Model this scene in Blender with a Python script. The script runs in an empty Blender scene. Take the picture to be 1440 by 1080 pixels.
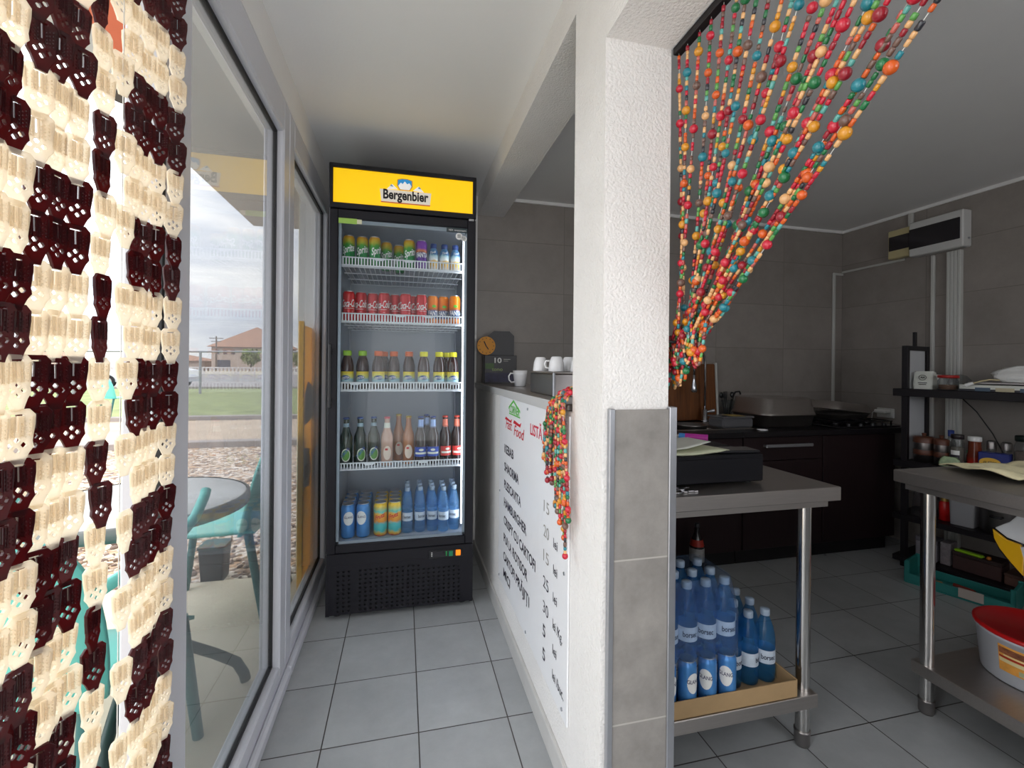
import bpy, bmesh, math, random
from mathutils import Vector, Matrix, Euler
random.seed(7)
scene = bpy.context.scene
COL = scene.collection
PI = math.pi
R = math.radians

# ------------------------------------------------------------------ materials
def lin(c):
    out = []
    for v in c[:3]:
        v = v / 255.0
        out.append(v / 12.92 if v <= 0.04045 else ((v + 0.055) / 1.055) ** 2.4)
    return (out[0], out[1], out[2], 1.0)

class NT:
    def __init__(s, m):
        m.use_nodes = True
        s.t = m.node_tree
        s.t.nodes.clear()
    def n(s, kind, **kw):
        x = s.t.nodes.new(kind)
        for k, v in kw.items():
            if k.startswith('i_'):
                x.inputs[k[2:].replace('_', ' ')].default_value = v
            else:
                setattr(x, k, v)
        return x
    def l(s, a, b):
        s.t.links.new(a, b)

def principled(nt, col, rough=0.5, metal=0.0, spec=0.5):
    b = nt.n('ShaderNodeBsdfPrincipled')
    b.inputs['Base Color'].default_value = col
    b.inputs['Roughness'].default_value = rough
    b.inputs['Metallic'].default_value = metal
    b.inputs['Specular IOR Level'].default_value = spec
    return b

def mat(name, c, rough=0.5, metal=0.0, spec=0.5, var=0.0, scale=8.0, bump=0.0, bscale=120.0, stretch=None, emit=0.0, trans=0.0, alpha=1.0, coat=0.0):
    """a procedural surface: base colour with noise variation, optional fine bump"""
    m = bpy.data.materials.new(name)
    nt = NT(m)
    out = nt.n('ShaderNodeOutputMaterial')
    b = principled(nt, lin(c), rough, metal, spec)
    if coat: b.inputs['Coat Weight'].default_value = coat; b.inputs['Coat Roughness'].default_value = 0.08
    if trans: b.inputs['Transmission Weight'].default_value = trans
    if emit:
        b.inputs['Emission Color'].default_value = lin(c); b.inputs['Emission Strength'].default_value = emit
    tc = None
    if var or bump:
        tc = nt.n('ShaderNodeTexCoord')
        mp = nt.n('ShaderNodeMapping')
        if stretch: mp.inputs['Scale'].default_value = stretch
        nt.l(tc.outputs['Object'], mp.inputs['Vector'])
    if var:
        no = nt.n('ShaderNodeTexNoise'); no.inputs['Scale'].default_value = scale; no.inputs['Detail'].default_value = 6.0
        no.inputs['Roughness'].default_value = 0.65
        nt.l(mp.outputs[0], no.inputs['Vector'])
        rp = nt.n('ShaderNodeValToRGB')
        rp.color_ramp.elements[0].position = 0.3; rp.color_ramp.elements[1].position = 0.72
        L = lin(c)
        rp.color_ramp.elements[0].color = tuple(max(0, v * (1 - var)) for v in L[:3]) + (1,)
        rp.color_ramp.elements[1].color = tuple(min(1, v * (1 + var)) for v in L[:3]) + (1,)
        nt.l(no.outputs['Fac'], rp.inputs['Fac']); nt.l(rp.outputs['Color'], b.inputs['Base Color'])
    if bump:
        n2 = nt.n('ShaderNodeTexNoise'); n2.inputs['Scale'].default_value = bscale; n2.inputs['Detail'].default_value = 4.0
        nt.l(mp.outputs[0], n2.inputs['Vector'])
        bp = nt.n('ShaderNodeBump'); bp.inputs['Strength'].default_value = bump; bp.inputs['Distance'].default_value = 0.004
        nt.l(n2.outputs['Fac'], bp.inputs['Height']); nt.l(bp.outputs['Normal'], b.inputs['Normal'])
    nt.l(b.outputs[0], out.inputs['Surface'])
    return m

def glass(name, tint=(1, 1, 1), refl=1.0, rough=0.0, diffuse=0.0, dcol=(1, 1, 1)):
    """a thin clear sheet: tinted see-through, Fresnel reflection, optional milky share"""
    m = bpy.data.materials.new(name)
    nt = NT(m)
    out = nt.n('ShaderNodeOutputMaterial')
    tr = nt.n('ShaderNodeBsdfTransparent'); tr.inputs['Color'].default_value = tuple(tint) + (1,)
    base = tr
    if diffuse:
        df = nt.n('ShaderNodeBsdfDiffuse'); df.inputs['Color'].default_value = tuple(dcol) + (1,)
        tl = nt.n('ShaderNodeBsdfTranslucent'); tl.inputs['Color'].default_value = tuple(dcol) + (1,)
        ad = nt.n('ShaderNodeMixShader'); ad.inputs[0].default_value = 0.5
        nt.l(df.outputs[0], ad.inputs[1]); nt.l(tl.outputs[0], ad.inputs[2])
        mx = nt.n('ShaderNodeMixShader'); mx.inputs[0].default_value = diffuse
        nt.l(tr.outputs[0], mx.inputs[1]); nt.l(ad.outputs[0], mx.inputs[2]); base = mx
    gl = nt.n('ShaderNodeBsdfGlossy'); gl.inputs['Roughness'].default_value = rough
    # Schlick reflectance, the same from both sides of the sheet
    ge = nt.n('ShaderNodeNewGeometry'); dp = nt.n('ShaderNodeVectorMath', operation='DOT_PRODUCT')
    nt.l(ge.outputs['Incoming'], dp.inputs[0]); nt.l(ge.outputs['Normal'], dp.inputs[1])
    ab = nt.n('ShaderNodeMath', operation='ABSOLUTE'); nt.l(dp.outputs['Value'], ab.inputs[0])
    om = nt.n('ShaderNodeMath', operation='SUBTRACT'); om.inputs[0].default_value = 1.0; nt.l(ab.outputs[0], om.inputs[1])
    pw = nt.n('ShaderNodeMath', operation='POWER'); nt.l(om.outputs[0], pw.inputs[0]); pw.inputs[1].default_value = 5.0
    ma = nt.n('ShaderNodeMath', operation='MULTIPLY_ADD'); nt.l(pw.outputs[0], ma.inputs[0]); ma.inputs[1].default_value = 0.96; ma.inputs[2].default_value = 0.04
    mu = nt.n('ShaderNodeMath', operation='MULTIPLY'); mu.inputs[1].default_value = refl
    nt.l(ma.outputs[0], mu.inputs[0])
    mix = nt.n('ShaderNodeMixShader')
    nt.l(mu.outputs[0], mix.inputs[0]); nt.l(base.outputs[0], mix.inputs[1]); nt.l(gl.outputs[0], mix.inputs[2])
    nt.l(mix.outputs[0], out.inputs['Surface'])
    return m

def tiles(name, c, size, off, grout, gw, var, rough, axis='xy', bump=0.15, nscale=3.0, spec=0.5, size2=None):
    """square tiles with thin joints, mottled; world-sized through object coordinates"""
    m = bpy.data.materials.new(name)
    nt = NT(m)
    out = nt.n('ShaderNodeOutputMaterial')
    b = principled(nt, lin(c), rough, 0, spec)
    tc = nt.n('ShaderNodeTexCoord')
    sp = nt.n('ShaderNodeSeparateXYZ'); nt.l(tc.outputs['Object'], sp.inputs[0])
    masks, cells = [], []
    for i, ax in enumerate(axis):
        sz = size if i == 0 or size2 is None else size2
        a = nt.n('ShaderNodeMath', operation='SUBTRACT'); nt.l(sp.outputs['xyz'.index(ax)], a.inputs[0]); a.inputs[1].default_value = off[i]
        d = nt.n('ShaderNodeMath', operation='DIVIDE'); nt.l(a.outputs[0], d.inputs[0]); d.inputs[1].default_value = sz
        f = nt.n('ShaderNodeMath', operation='FLOOR'); nt.l(d.outputs[0], f.inputs[0]); cells.append(f)
        p = nt.n('ShaderNodeMath', operation='PINGPONG'); nt.l(d.outputs[0], p.inputs[0]); p.inputs[1].default_value = 0.5
        g = nt.n('ShaderNodeMath', operation='LESS_THAN'); nt.l(p.outputs[0], g.inputs[0]); g.inputs[1].default_value = gw / sz / 2
        masks.append(g)
    mx = nt.n('ShaderNodeMath', operation='MAXIMUM'); nt.l(masks[0].outputs[0], mx.inputs[0]); nt.l(masks[1].outputs[0], mx.inputs[1])
    cb = nt.n('ShaderNodeCombineXYZ'); nt.l(cells[0].outputs[0], cb.inputs[0]); nt.l(cells[1].outputs[0], cb.inputs[1])
    wn = nt.n('ShaderNodeTexWhiteNoise'); nt.l(cb.outputs[0], wn.inputs['Vector'])
    sc = nt.n('ShaderNodeVectorMath', operation='SCALE'); nt.l(cb.outputs[0], sc.inputs[0]); sc.inputs['Scale'].default_value = 7.3
    ad = nt.n('ShaderNodeVectorMath', operation='ADD'); nt.l(tc.outputs['Object'], ad.inputs[0]); nt.l(sc.outputs[0], ad.inputs[1])
    no = nt.n('ShaderNodeTexNoise'); no.inputs['Scale'].default_value = nscale; no.inputs['Detail'].default_value = 9; no.inputs['Roughness'].default_value = 0.7
    nt.l(ad.outputs[0], no.inputs['Vector'])
    L = lin(c)
    rp = nt.n('ShaderNodeValToRGB'); rp.color_ramp.elements[0].position = 0.3; rp.color_ramp.elements[1].position = 0.7
    rp.color_ramp.elements[0].color = tuple(v * (1 - var) for v in L[:3]) + (1,)
    rp.color_ramp.elements[1].color = tuple(min(1, v * (1 + var)) for v in L[:3]) + (1,)
    nt.l(no.outputs['Fac'], rp.inputs['Fac'])
    hv = nt.n('ShaderNodeHueSaturation'); nt.l(rp.outputs[0], hv.inputs['Color'])
    mr = nt.n('ShaderNodeMapRange'); nt.l(wn.outputs['Value'], mr.inputs['Value']); mr.inputs['To Min'].default_value = 0.93; mr.inputs['To Max'].default_value = 1.07
    nt.l(mr.outputs[0], hv.inputs['Value'])
    mc = nt.n('ShaderNodeMix', data_type='RGBA'); nt.l(mx.outputs[0], mc.inputs['Factor']); nt.l(hv.outputs[0], mc.inputs['A']); mc.inputs['B'].default_value = lin(grout)
    nt.l(mc.outputs['Result'], b.inputs['Base Color'])
    r2 = nt.n('ShaderNodeMapRange'); nt.l(no.outputs['Fac'], r2.inputs['Value']); r2.inputs['To Min'].default_value = rough - 0.1; r2.inputs['To Max'].default_value = rough + 0.14
    nt.l(r2.outputs[0], b.inputs['Roughness'])
    bp = nt.n('ShaderNodeBump'); bp.invert = True; bp.inputs['Strength'].default_value = bump; bp.inputs['Distance'].default_value = 0.002
    nt.l(mx.outputs[0], bp.inputs['Height']); nt.l(bp.outputs[0], b.inputs['Normal'])
    nt.l(b.outputs[0], out.inputs['Surface'])
    return m

def bands(name, stops, zmax, rough=0.3, metal=0.0, noise=0.0, nscale=30.0, coat=0.0, trans=0.0):
    """printed bands up the height of a can or bottle; stops = [(height in m, colour)]"""
    m = bpy.data.materials.new(name)
    nt = NT(m)
    out = nt.n('ShaderNodeOutputMaterial')
    b = principled(nt, (1, 1, 1, 1), rough, metal)
    if coat: b.inputs['Coat Weight'].default_value = coat
    if trans: b.inputs['Transmission Weight'].default_value = trans
    tc = nt.n('ShaderNodeTexCoord'); sp = nt.n('ShaderNodeSeparateXYZ'); nt.l(tc.outputs['Object'], sp.inputs[0])
    dv = nt.n('ShaderNodeMath', operation='DIVIDE'); nt.l(sp.outputs['Z'], dv.inputs[0]); dv.inputs[1].default_value = zmax
    src = dv
    if noise:
        no = nt.n('ShaderNodeTexNoise'); no.inputs['Scale'].default_value = nscale; nt.l(tc.outputs['Object'], no.inputs['Vector'])
        s = nt.n('ShaderNodeMath', operation='SUBTRACT'); nt.l(no.outputs['Fac'], s.inputs[0]); s.inputs[1].default_value = 0.5
        mu = nt.n('ShaderNodeMath', operation='MULTIPLY_ADD'); nt.l(s.outputs[0], mu.inputs[0]); mu.inputs[1].default_value = noise; nt.l(dv.outputs[0], mu.inputs[2]); src = mu
    rp = nt.n('ShaderNodeValToRGB'); cr = rp.color_ramp
    while len(cr.elements) > 1: cr.elements.remove(cr.elements[0])
    for i, (z, c) in enumerate(stops):
        e = cr.elements[0] if i == 0 else cr.elements.new(z / zmax)
        e.position = z / zmax; e.color = lin(c)
    nt.l(src.outputs[0], rp.inputs['Fac']); nt.l(rp.outputs[0], b.inputs['Base Color'])
    nt.l(b.outputs[0], out.inputs['Surface'])
    return m

def translucent(name, c, share=0.5, c2=None, rough=0.25, trans=0.0):
    m = bpy.data.materials.new(name)
    nt = NT(m); out = nt.n('ShaderNodeOutputMaterial')
    b = principled(nt, lin(c), rough)
    t = nt.n('ShaderNodeBsdfTranslucent'); t.inputs['Color'].default_value = lin(c2 or c)
    mx = nt.n('ShaderNodeMixShader'); mx.inputs[0].default_value = share
    nt.l(b.outputs[0], mx.inputs[1]); nt.l(t.outputs[0], mx.inputs[2])
    last = mx
    if trans:
        tp = nt.n('ShaderNodeBsdfTransparent'); tp.inputs['Color'].default_value = lin(c2 or c)
        m2 = nt.n('ShaderNodeMixShader'); m2.inputs[0].default_value = trans
        nt.l(mx.outputs[0], m2.inputs[1]); nt.l(tp.outputs[0], m2.inputs[2]); last = m2
    nt.l(last.outputs[0], out.inputs['Surface'])
    return m

# ------------------------------------------------------------------ mesh building
class B:
    def __init__(s): s.bm = bmesh.new()
    def _new(s, geom_before, mi, smooth, M):
        pass
    def add(s, verts, faces, mi=0, smooth=False, M=None):
        vs = [s.bm.verts.new((M @ Vector(v)) if M else v) for v in verts]
        for f in faces:
            try:
                fc = s.bm.faces.new([vs[i] for i in f]); fc.material_index = mi; fc.smooth = smooth
            except ValueError: pass
        return vs
    def box(s, a, b, mi=0, bev=0.0, M=None, seg=1):
        x0, y0, z0 = [min(p, q) for p, q in zip(a, b)]; x1, y1, z1 = [max(p, q) for p, q in zip(a, b)]
        t = bmesh.new()
        bmesh.ops.create_cube(t, size=1.0)
        for v in t.verts:
            v.co = Vector(((x0 + x1) / 2 + v.co.x * (x1 - x0), (y0 + y1) / 2 + v.co.y * (y1 - y0), (z0 + z1) / 2 + v.co.z * (z1 - z0)))
        if bev > 0:
            bev = min(bev, 0.45 * min(x1 - x0, y1 - y0, z1 - z0))
            bmesh.ops.bevel(t, geom=list(t.edges), offset=bev, segments=seg, affect='EDGES', profile=0.5)
        s.merge(t, mi, False, M)
        return s
    def merge(s, t, mi=0, smooth=False, M=None):
        t.verts.index_update()
        s.add([v.co.copy() for v in t.verts], [[v.index for v in f.verts] for f in t.faces], mi, smooth, M)
        t.free()
    def lathe(s, prof, seg=20, mi=0, M=None, smooth=True, mis=None):
        """prof [(r, z)] bottom to top, about the Z axis; r = 0 closes with a point"""
        verts, rings, faces, fm = [], [], [], []
        for r, z in prof:
            if r <= 1e-6:
                rings.append([len(verts)]); verts.append((0, 0, z))
            else:
                k = len(verts); rings.append(list(range(k, k + seg)))
                verts += [(r * math.cos(2 * PI * i / seg), r * math.sin(2 * PI * i / seg), z) for i in range(seg)]
        for j in range(len(rings) - 1):
            A, D = rings[j], rings[j + 1]
            for i in range(seg):
                i2 = (i + 1) % seg
                if len(A) == 1 and len(D) == 1: continue
                if len(A) == 1: f = [A[0], D[i2], D[i]]
                elif len(D) == 1: f = [A[i], A[i2], D[0]]
                else: f = [A[i], A[i2], D[i2], D[i]]
                faces.append(f); fm.append(mis[j] if mis else mi)
        vs = [s.bm.verts.new((M @ Vector(v)) if M else v) for v in verts]
        for f, k in zip(faces, fm):
            fc = s.bm.faces.new([vs[i] for i in f]); fc.material_index = k; fc.smooth = smooth
        return s
    def cyl(s, p0, p1, r, r1=None, seg=14, mi=0, smooth=True, M=None):
        p0, p1 = Vector(p0), Vector(p1); d = p1 - p0
        q = d.to_track_quat('Z', 'Y').to_matrix().to_4x4(); T = Matrix.Translation(p0) @ q
        if M: T = M @ T
        r1 = r if r1 is None else r1
        s.lathe([(r, 0), (r1, d.length)], seg, mi, T, smooth)
        for z, rr, rev in ((0, r, True), (d.length, r1, False)):
            ring = [(rr * math.cos(2 * PI * i / seg), rr * math.sin(2 * PI * i / seg), z) for i in range(seg)]
            s.add(ring, [list(range(seg))[::-1] if rev else list(range(seg))], mi, False, T)
        return s
    def tube(s, pts, r, seg=10, mi=0, closed=False, M=None, radii=None):
        P = [Vector(p) for p in pts]; n = len(P); rings = []
        up = Vector((0, 0, 1))
        prev = None
        for i, p in enumerate(P):
            if closed: t = P[(i + 1) % n] - P[i - 1]
            else: t = P[min(i + 1, n - 1)] - P[max(i - 1, 0)]
            t.normalize()
            if prev is None:
                a = t.cross(up)
                if a.length < 1e-4: a = t.cross(Vector((1, 0, 0)))
            else:
                a = prev - t * prev.dot(t)
                if a.length < 1e-6: a = t.cross(up)
            a.normalize(); prev = a; b2 = t.cross(a)
            rr = radii[i] if radii else r
            ring = []
            for k in range(seg):
                an = 2 * PI * k / seg
                v = p + a * (rr * math.cos(an)) + b2 * (rr * math.sin(an))
                ring.append(s.bm.verts.new((M @ v) if M else v))
            rings.append(ring)
        m = n if closed else n - 1
        for i in range(m):
            A, D = rings[i], rings[(i + 1) % n]
            for k in range(seg):
                f = s.bm.faces.new((A[k], A[(k + 1) % seg], D[(k + 1) % seg], D[k])); f.material_index = mi; f.smooth = True
        if not closed:
            for ring, rev in ((rings[0], True), (rings[-1], False)):
                try:
                    f = s.bm.faces.new(ring[::-1] if rev else ring); f.material_index = mi
                except ValueError: pass
        return s
    def sphere(s, c, r, mi=0, seg=14, rings=9, sc=(1, 1, 1), M=None):
        T = Matrix.Translation(Vector(c)) @ Matrix.Diagonal((sc[0], sc[1], sc[2], 1))
        if M: T = M @ T
        s.lathe([(r * math.sin(PI * i / rings) if 0 < i < rings else 0, -r * math.cos(PI * i / rings)) for i in range(rings + 1)], seg, mi, T)
        return s
    def prism(s, poly, d0, d1, axis='z', mi=0, M=None, smooth=False):
        """2-D outline pushed along an axis"""
        def P(a, b, c):
            return {'z': (a, b, c), 'y': (a, c, b), 'x': (c, a, b)}[axis]
        n = len(poly)
        vs = [P(a, b, d0) for a, b in poly] + [P(a, b, d1) for a, b in poly]
        fs = [[i, (i + 1) % n, n + (i + 1) % n, n + i] for i in range(n)] + [list(range(n))[::-1], [n + i for i in range(n)]]
        s.add(vs, fs, mi, smooth, M)
        return s
    def done(s, name, mats, parent=None, loc=None, rot=None):
        bmesh.ops.recalc_face_normals(s.bm, faces=s.bm.faces)
        me = bpy.data.meshes.new(name); s.bm.to_mesh(me); s.bm.free()
        for m in (mats if isinstance(mats, (list, tuple)) else [mats]): me.materials.append(m)
        o = bpy.data.objects.new(name, me); COL.objects.link(o)
        if parent: o.parent = parent
        if loc: o.location = loc
        if rot: o.rotation_euler = rot
        return o

def tag(o, label, cat, group=None, kind=None):
    if label: o['label'] = label
    if cat: o['category'] = cat
    if group: o['group'] = group
    if kind: o['kind'] = kind
    return o
def thing(name, label, cat, loc=(0, 0, 0), rz=0.0, group=None, rot=None):
    o = bpy.data.objects.new(name, None); COL.objects.link(o)
    o.empty_display_size = 0.05; o.location = loc; o.rotation_euler = rot or (0, 0, rz)
    return tag(o, label, cat, group)
def struct(o, label=None):
    o['kind'] = 'structure'
    if label: o['label'] = label
    return o
def kids(o): return [c for c in KID.get(o.name, [])]
def dup(root, loc, rz=0.0, label=None, group=None, rot=None):
    def cp(o, par):
        c = o.copy(); COL.objects.link(c)
        if par: c.parent = par
        for ch in [x for x in bpy.data.objects if x.parent == o and x != c]: cp(ch, c)
        return c
    r = cp(root, None)
    r.location = loc; r.rotation_euler = rot or (0, 0, rz)
    if label: r['label'] = label
    if group: r['group'] = group
    return r

FONT_CACHE = {}
def text_bm(body, size, width=None, shear=0.0, bold=0.0, extrude=0.0, align='CENTER'):
    """lettering as verts + faces in the XY plane; width squeezes it to that many metres"""
    key = (body, shear, bold, align)
    if key not in FONT_CACHE:
        cu = bpy.data.curves.new('lettering', 'FONT'); cu.body = body; cu.size = 1.0; cu.shear = shear; cu.offset = bold
        cu.align_x = align; cu.resolution_u = 3
        o = bpy.data.objects.new('lettering', cu); COL.objects.link(o)
        dg = bpy.context.evaluated_depsgraph_get(); dg.update()
        me = bpy.data.meshes.new_from_object(o.evaluated_get(dg))
        FONT_CACHE[key] = ([tuple(v.co) for v in me.vertices], [tuple(p.vertices) for p in me.polygons])
        bpy.data.objects.remove(o); bpy.data.curves.remove(cu); bpy.data.meshes.remove(me)
    vs, fs = FONT_CACHE[key]
    xs = [v[0] for v in vs]; w = max(xs) - min(xs)
    k = size if width is None else width / w
    ox = min(xs) if align == 'LEFT' else (max(xs) + min(xs)) / 2
    return [((v[0] - ox) * k, v[1] * size, 0.0) for v in vs], fs
def basis(origin, ex, ey):
    ex, ey = Vector(ex).normalized(), Vector(ey).normalized(); ez = ex.cross(ey)
    M = Matrix(((ex.x, ey.x, ez.x, origin[0]), (ex.y, ey.y, ez.y, origin[1]), (ex.z, ey.z, ez.z, origin[2]), (0, 0, 0, 1)))
    return M
def put_text(b, body, size, M, width=None, mi=0, depth=0.0008, **kw):
    vs, fs = text_bm(body, size, width, **kw)
    n = len(vs)
    b.add(vs, fs, mi, False, M)
    return b
def wrap_text(b, body, size, radius, z, ang, width=None, mi=0, tilt=0.0, **kw):
    """lettering laid round an upright cylinder, centred at angle ang"""
    vs, fs = text_bm(body, size, width, **kw)
    out = []
    for x, y, _ in vs:
        a = ang + x / radius
        out.append((radius * math.cos(a), radius * math.sin(a), z + y + x * tilt))
    b.add(out, fs, mi, False)
def wrap_patch(b, radius, z0, z1, a0, a1, mi=0, n=10, shape=None):
    """a printed patch on an upright cylinder; shape 'oval' or None"""
    if shape == 'oval':
        k = 22; vs = [(radius * math.cos((a0 + a1) / 2), radius * math.sin((a0 + a1) / 2), (z0 + z1) / 2)]
        for ring in (0.5, 1.0):
            for i in range(k):
                t = 2 * PI * i / k; a = (a0 + a1) / 2 + ring * (a1 - a0) / 2 * math.cos(t)
                vs.append((radius * math.cos(a), radius * math.sin(a), (z0 + z1) / 2 + ring * (z1 - z0) / 2 * math.sin(t)))
        fs = [[0, 1 + i, 1 + (i + 1) % k] for i in range(k)] + [[1 + i, 1 + k + i, 1 + k + (i + 1) % k, 1 + (i + 1) % k] for i in range(k)]
        b.add(vs, fs, mi, True)
    else:
        vs, fs = [], []
        for i in range(n + 1):
            a = a0 + (a1 - a0) * i / n
            vs += [(radius * math.cos(a), radius * math.sin(a), z0), (radius * math.cos(a), radius * math.sin(a), z1)]
        for i in range(n): fs.append([2 * i, 2 * i + 2, 2 * i + 3, 2 * i + 1])
        b.add(vs, fs, mi, True)
ORD = ['first', 'second', 'third', 'fourth', 'fifth', 'sixth', 'seventh', 'eighth', 'ninth', 'tenth', 'eleventh', 'twelfth']
EXPOSURE = 0.1
SKY = 1.75
P_ENTR = 9.0
P_DOOR = 2.5
P_KIT = 8.5
P_SUN = 2.5
FRIDGE_LED = 10.0
SIGN = 0.64
# ------------------------------------------------------------------ camera
cam = bpy.data.cameras.new('camera'); cam_o = bpy.data.objects.new('camera', cam); COL.objects.link(cam_o)
cam.sensor_width = 36.0; cam.lens = 633.05 / 1440 * 36.0; cam.shift_y = -24.237 / 1440
cam.clip_start = 0.02; cam.clip_end = 500
yaw, roll = 0.235905, 0.00948
cam_o.matrix_world = Matrix.Translation((0, 0, 1.2)) @ Matrix.Rotation(-yaw, 4, 'Z') @ Matrix.Rotation(PI / 2, 4, 'X') @ Matrix.Rotation(roll, 4, 'Z')
scene.camera = cam_o
scene.view_settings.view_transform = 'Standard'; scene.view_settings.look = 'None'
scene.view_settings.gamma = 1.0; scene.view_settings.use_curve_mapping = False
scene.view_settings.exposure = EXPOSURE
scene.cycles.max_bounces = 12; scene.cycles.transparent_max_bounces = 24; scene.cycles.diffuse_bounces = 6
scene.cycles.glossy_bounces = 4; scene.cycles.transmission_bounces = 6
scene.cycles.sample_clamp_indirect = 6.0; scene.cycles.caustics_reflective = False; scene.cycles.caustics_refractive = False
scene.cycles.use_denoising = True

# ------------------------------------------------------------------ sky: overcast, brighter overhead, streaky cloud
w = bpy.data.worlds.new('overcast_sky'); scene.world = w
nt = NT(w)
wo = nt.n('ShaderNodeOutputWorld'); bg = nt.n('ShaderNodeBackground')
tc = nt.n('ShaderNodeTexCoord'); sp = nt.n('ShaderNodeSeparateXYZ'); nt.l(tc.outputs['Generated'], sp.inputs[0])
cl = nt.n('ShaderNodeMath', operation='MAXIMUM'); nt.l(sp.outputs['Z'], cl.inputs[0]); cl.inputs[1].default_value = 0.0
ov = nt.n('ShaderNodeMath', operation='MULTIPLY_ADD'); nt.l(cl.outputs[0], ov.inputs[0]); ov.inputs[1].default_value = 1.6; ov.inputs[2].default_value = 1.0
mp = nt.n('ShaderNodeMapping'); mp.inputs['Scale'].default_value = (2.2, 2.2, 9.0); nt.l(tc.outputs['Generated'], mp.inputs[0])
no = nt.n('ShaderNodeTexNoise'); no.inputs['Scale'].default_value = 1.6; no.inputs['Detail'].default_value = 7; no.inputs['Roughness'].default_value = 0.55; nt.l(mp.outputs[0], no.inputs['Vector'])
rp = nt.n('ShaderNodeValToRGB'); rp.color_ramp.elements[0].position = 0.36; rp.color_ramp.elements[1].position = 0.64
rp.color_ramp.elements[0].color = (0.60, 0.64, 0.72, 1); rp.color_ramp.elements[1].color = (1.0, 0.99, 0.96, 1)
nt.l(no.outputs['Fac'], rp.inputs['Fac'])
mu = nt.n('ShaderNodeVectorMath', operation='SCALE'); nt.l(rp.outputs[0], mu.inputs[0]); nt.l(ov.outputs[0], mu.inputs['Scale'])
nt.l(mu.outputs[0], bg.inputs['Color']); bg.inputs['Strength'].default_value = SKY
nt.l(bg.outputs[0], wo.inputs['Surface'])

def area(name, loc, rot, sx, sy, power, col=(1, 1, 1)):
    l = bpy.data.lights.new(name, 'AREA'); l.shape = 'RECTANGLE'; l.size = sx; l.size_y = sy; l.energy = power; l.color = col
    o = bpy.data.objects.new(name, l); COL.objects.link(o); o.location = loc; o.rotation_euler = rot
    return o
area('passage_fill_lamp', (0.0, -1.18, 1.1), (R(90 + 40), 0, 0), 0.8, 1.9, P_ENTR, (0.98, 0.99, 1.0))  # unseen fill lamp added behind the camera, tilted up to brighten the ceiling
area('kitchen_fill_lamp', (1.75, -1.27, 1.55), (R(90 + 38), 0, 0), 1.3, 1.0, P_KIT, (0.97, 0.98, 1))  # added kitchen fill lamp out of view, aimed up at ceiling and walls
area('daylight_through_open_door', (-0.46, 0.15, 1.1), (R(90), 0, R(-90)), 0.36, 1.9, P_DOOR, (0.93, 0.965, 1.0))

sl = bpy.data.lights.new('veiled_low_sun', 'SUN'); sl.energy = P_SUN; sl.angle = R(70); sl.color = (0.98, 0.99, 1.0)
so = bpy.data.objects.new('veiled_low_sun', sl); COL.objects.link(so)
so.rotation_euler = Vector((1.0, 0.22, -0.42)).to_track_quat('-Z', 'Y').to_euler()

# ------------------------------------------------------------------ setting materials
M_white = mat('white_wall_paint', (238, 237, 236), 0.75, var=0.02, scale=5, bump=0.25, bscale=260)
M_plaster = mat('white_rough_plaster', (236, 234, 232), 0.85, var=0.03, scale=7, bump=1.0, bscale=150)
M_ceil = mat('white_ceiling_paint', (240, 240, 240), 0.7, var=0.015, scale=3, bump=0.1, bscale=90)
M_floor = tiles('grey_stone_floor_tile', (166, 169, 171), 0.2987, (-0.2404, 1.5017), (66, 62, 60), 0.004, 0.14, 0.30, 'xy', 0.3, 3.4)
M_wtile = tiles('grey_wall_tile', (144, 137, 132), 0.60, (0.455, 0.02), (122, 116, 112), 0.004, 0.13, 0.42, 'xz', 0.1, 5.0, size2=0.335)
M_wtile_y = tiles('grey_wall_tile_side', (144, 137, 132), 0.60, (-1.3, 0.02), (122, 116, 112), 0.004, 0.13, 0.42, 'yz', 0.1, 5.0, size2=0.335)
M_clad = tiles('grey_cladding_tile', (142, 138, 134), 0.45, (0.46, -0.035), (176, 172, 166), 0.004, 0.22, 0.5, 'xz', 0.15, 9.0, size2=0.389)
M_alu = mat('brushed_aluminium_trim', (176, 178, 184), 0.38, 0.85, var=0.05, scale=20)
M_pvc = mat('white_plastic_window_frame', (205, 206, 214), 0.35, spec=0.5, var=0.02, scale=4)
M_gasket = mat('black_rubber_gasket', (18, 18, 22), 0.6)
M_skirt = mat('pale_grey_skirting', (196, 195, 193), 0.6, var=0.05, scale=12)
M_wglass = glass('tinted_window_glass', (0.74, 0.75, 0.765), refl=0.9, diffuse=0.05, dcol=(0.8, 0.8, 0.82))

# ------------------------------------------------------------------ room shell
XL, X1, X2, XR, YF, YB, ZC = -0.43, 0.458, 0.632, 3.42, -1.3, 2.9, 2.31
b = B(); b.box((XL - 0.06, YF, -0.1), (XR + 0.15, YB + 0.2, 0.0)); struct(b.done('floor', M_floor), 'grey stone-look square floor tiles')
b = B(); b.box((XL - 0.06, YF, ZC), (XR + 0.15, YB + 0.2, ZC + 0.12)); struct(b.done('ceiling', M_ceil), 'plain white ceiling')
b = B()
b.box((XL, YB, 0), (X1, YB + 0.15, ZC), 0); b.box((X1, YB, 0), (XR + 0.15, YB + 0.15, ZC), 1)
struct(b.done('wall_back', [M_white, M_wtile]), 'back wall, white in the passage and grey tiled in the kitchen')
b = B(); b.box((XR, YF, 0), (XR + 0.15, YB, ZC)); struct(b.done('wall_right', M_wtile_y), 'grey tiled kitchen wall')
b = B()
b.box((X2, YF - 0.12, 0), (1.05, YF, ZC)); b.box((2.45, YF - 0.12, 0), (XR + 0.15, YF, ZC)); b.box((1.05, YF - 0.12, 0), (2.45, YF, 1.0)); b.box((1.05, YF - 0.12, 2.1), (2.45, YF, ZC)); b.box((XL - 0.06, YF - 0.12, 2.1), (X2, YF, ZC))  # entrance and kitchen openings behind the camera are added to admit light
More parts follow.
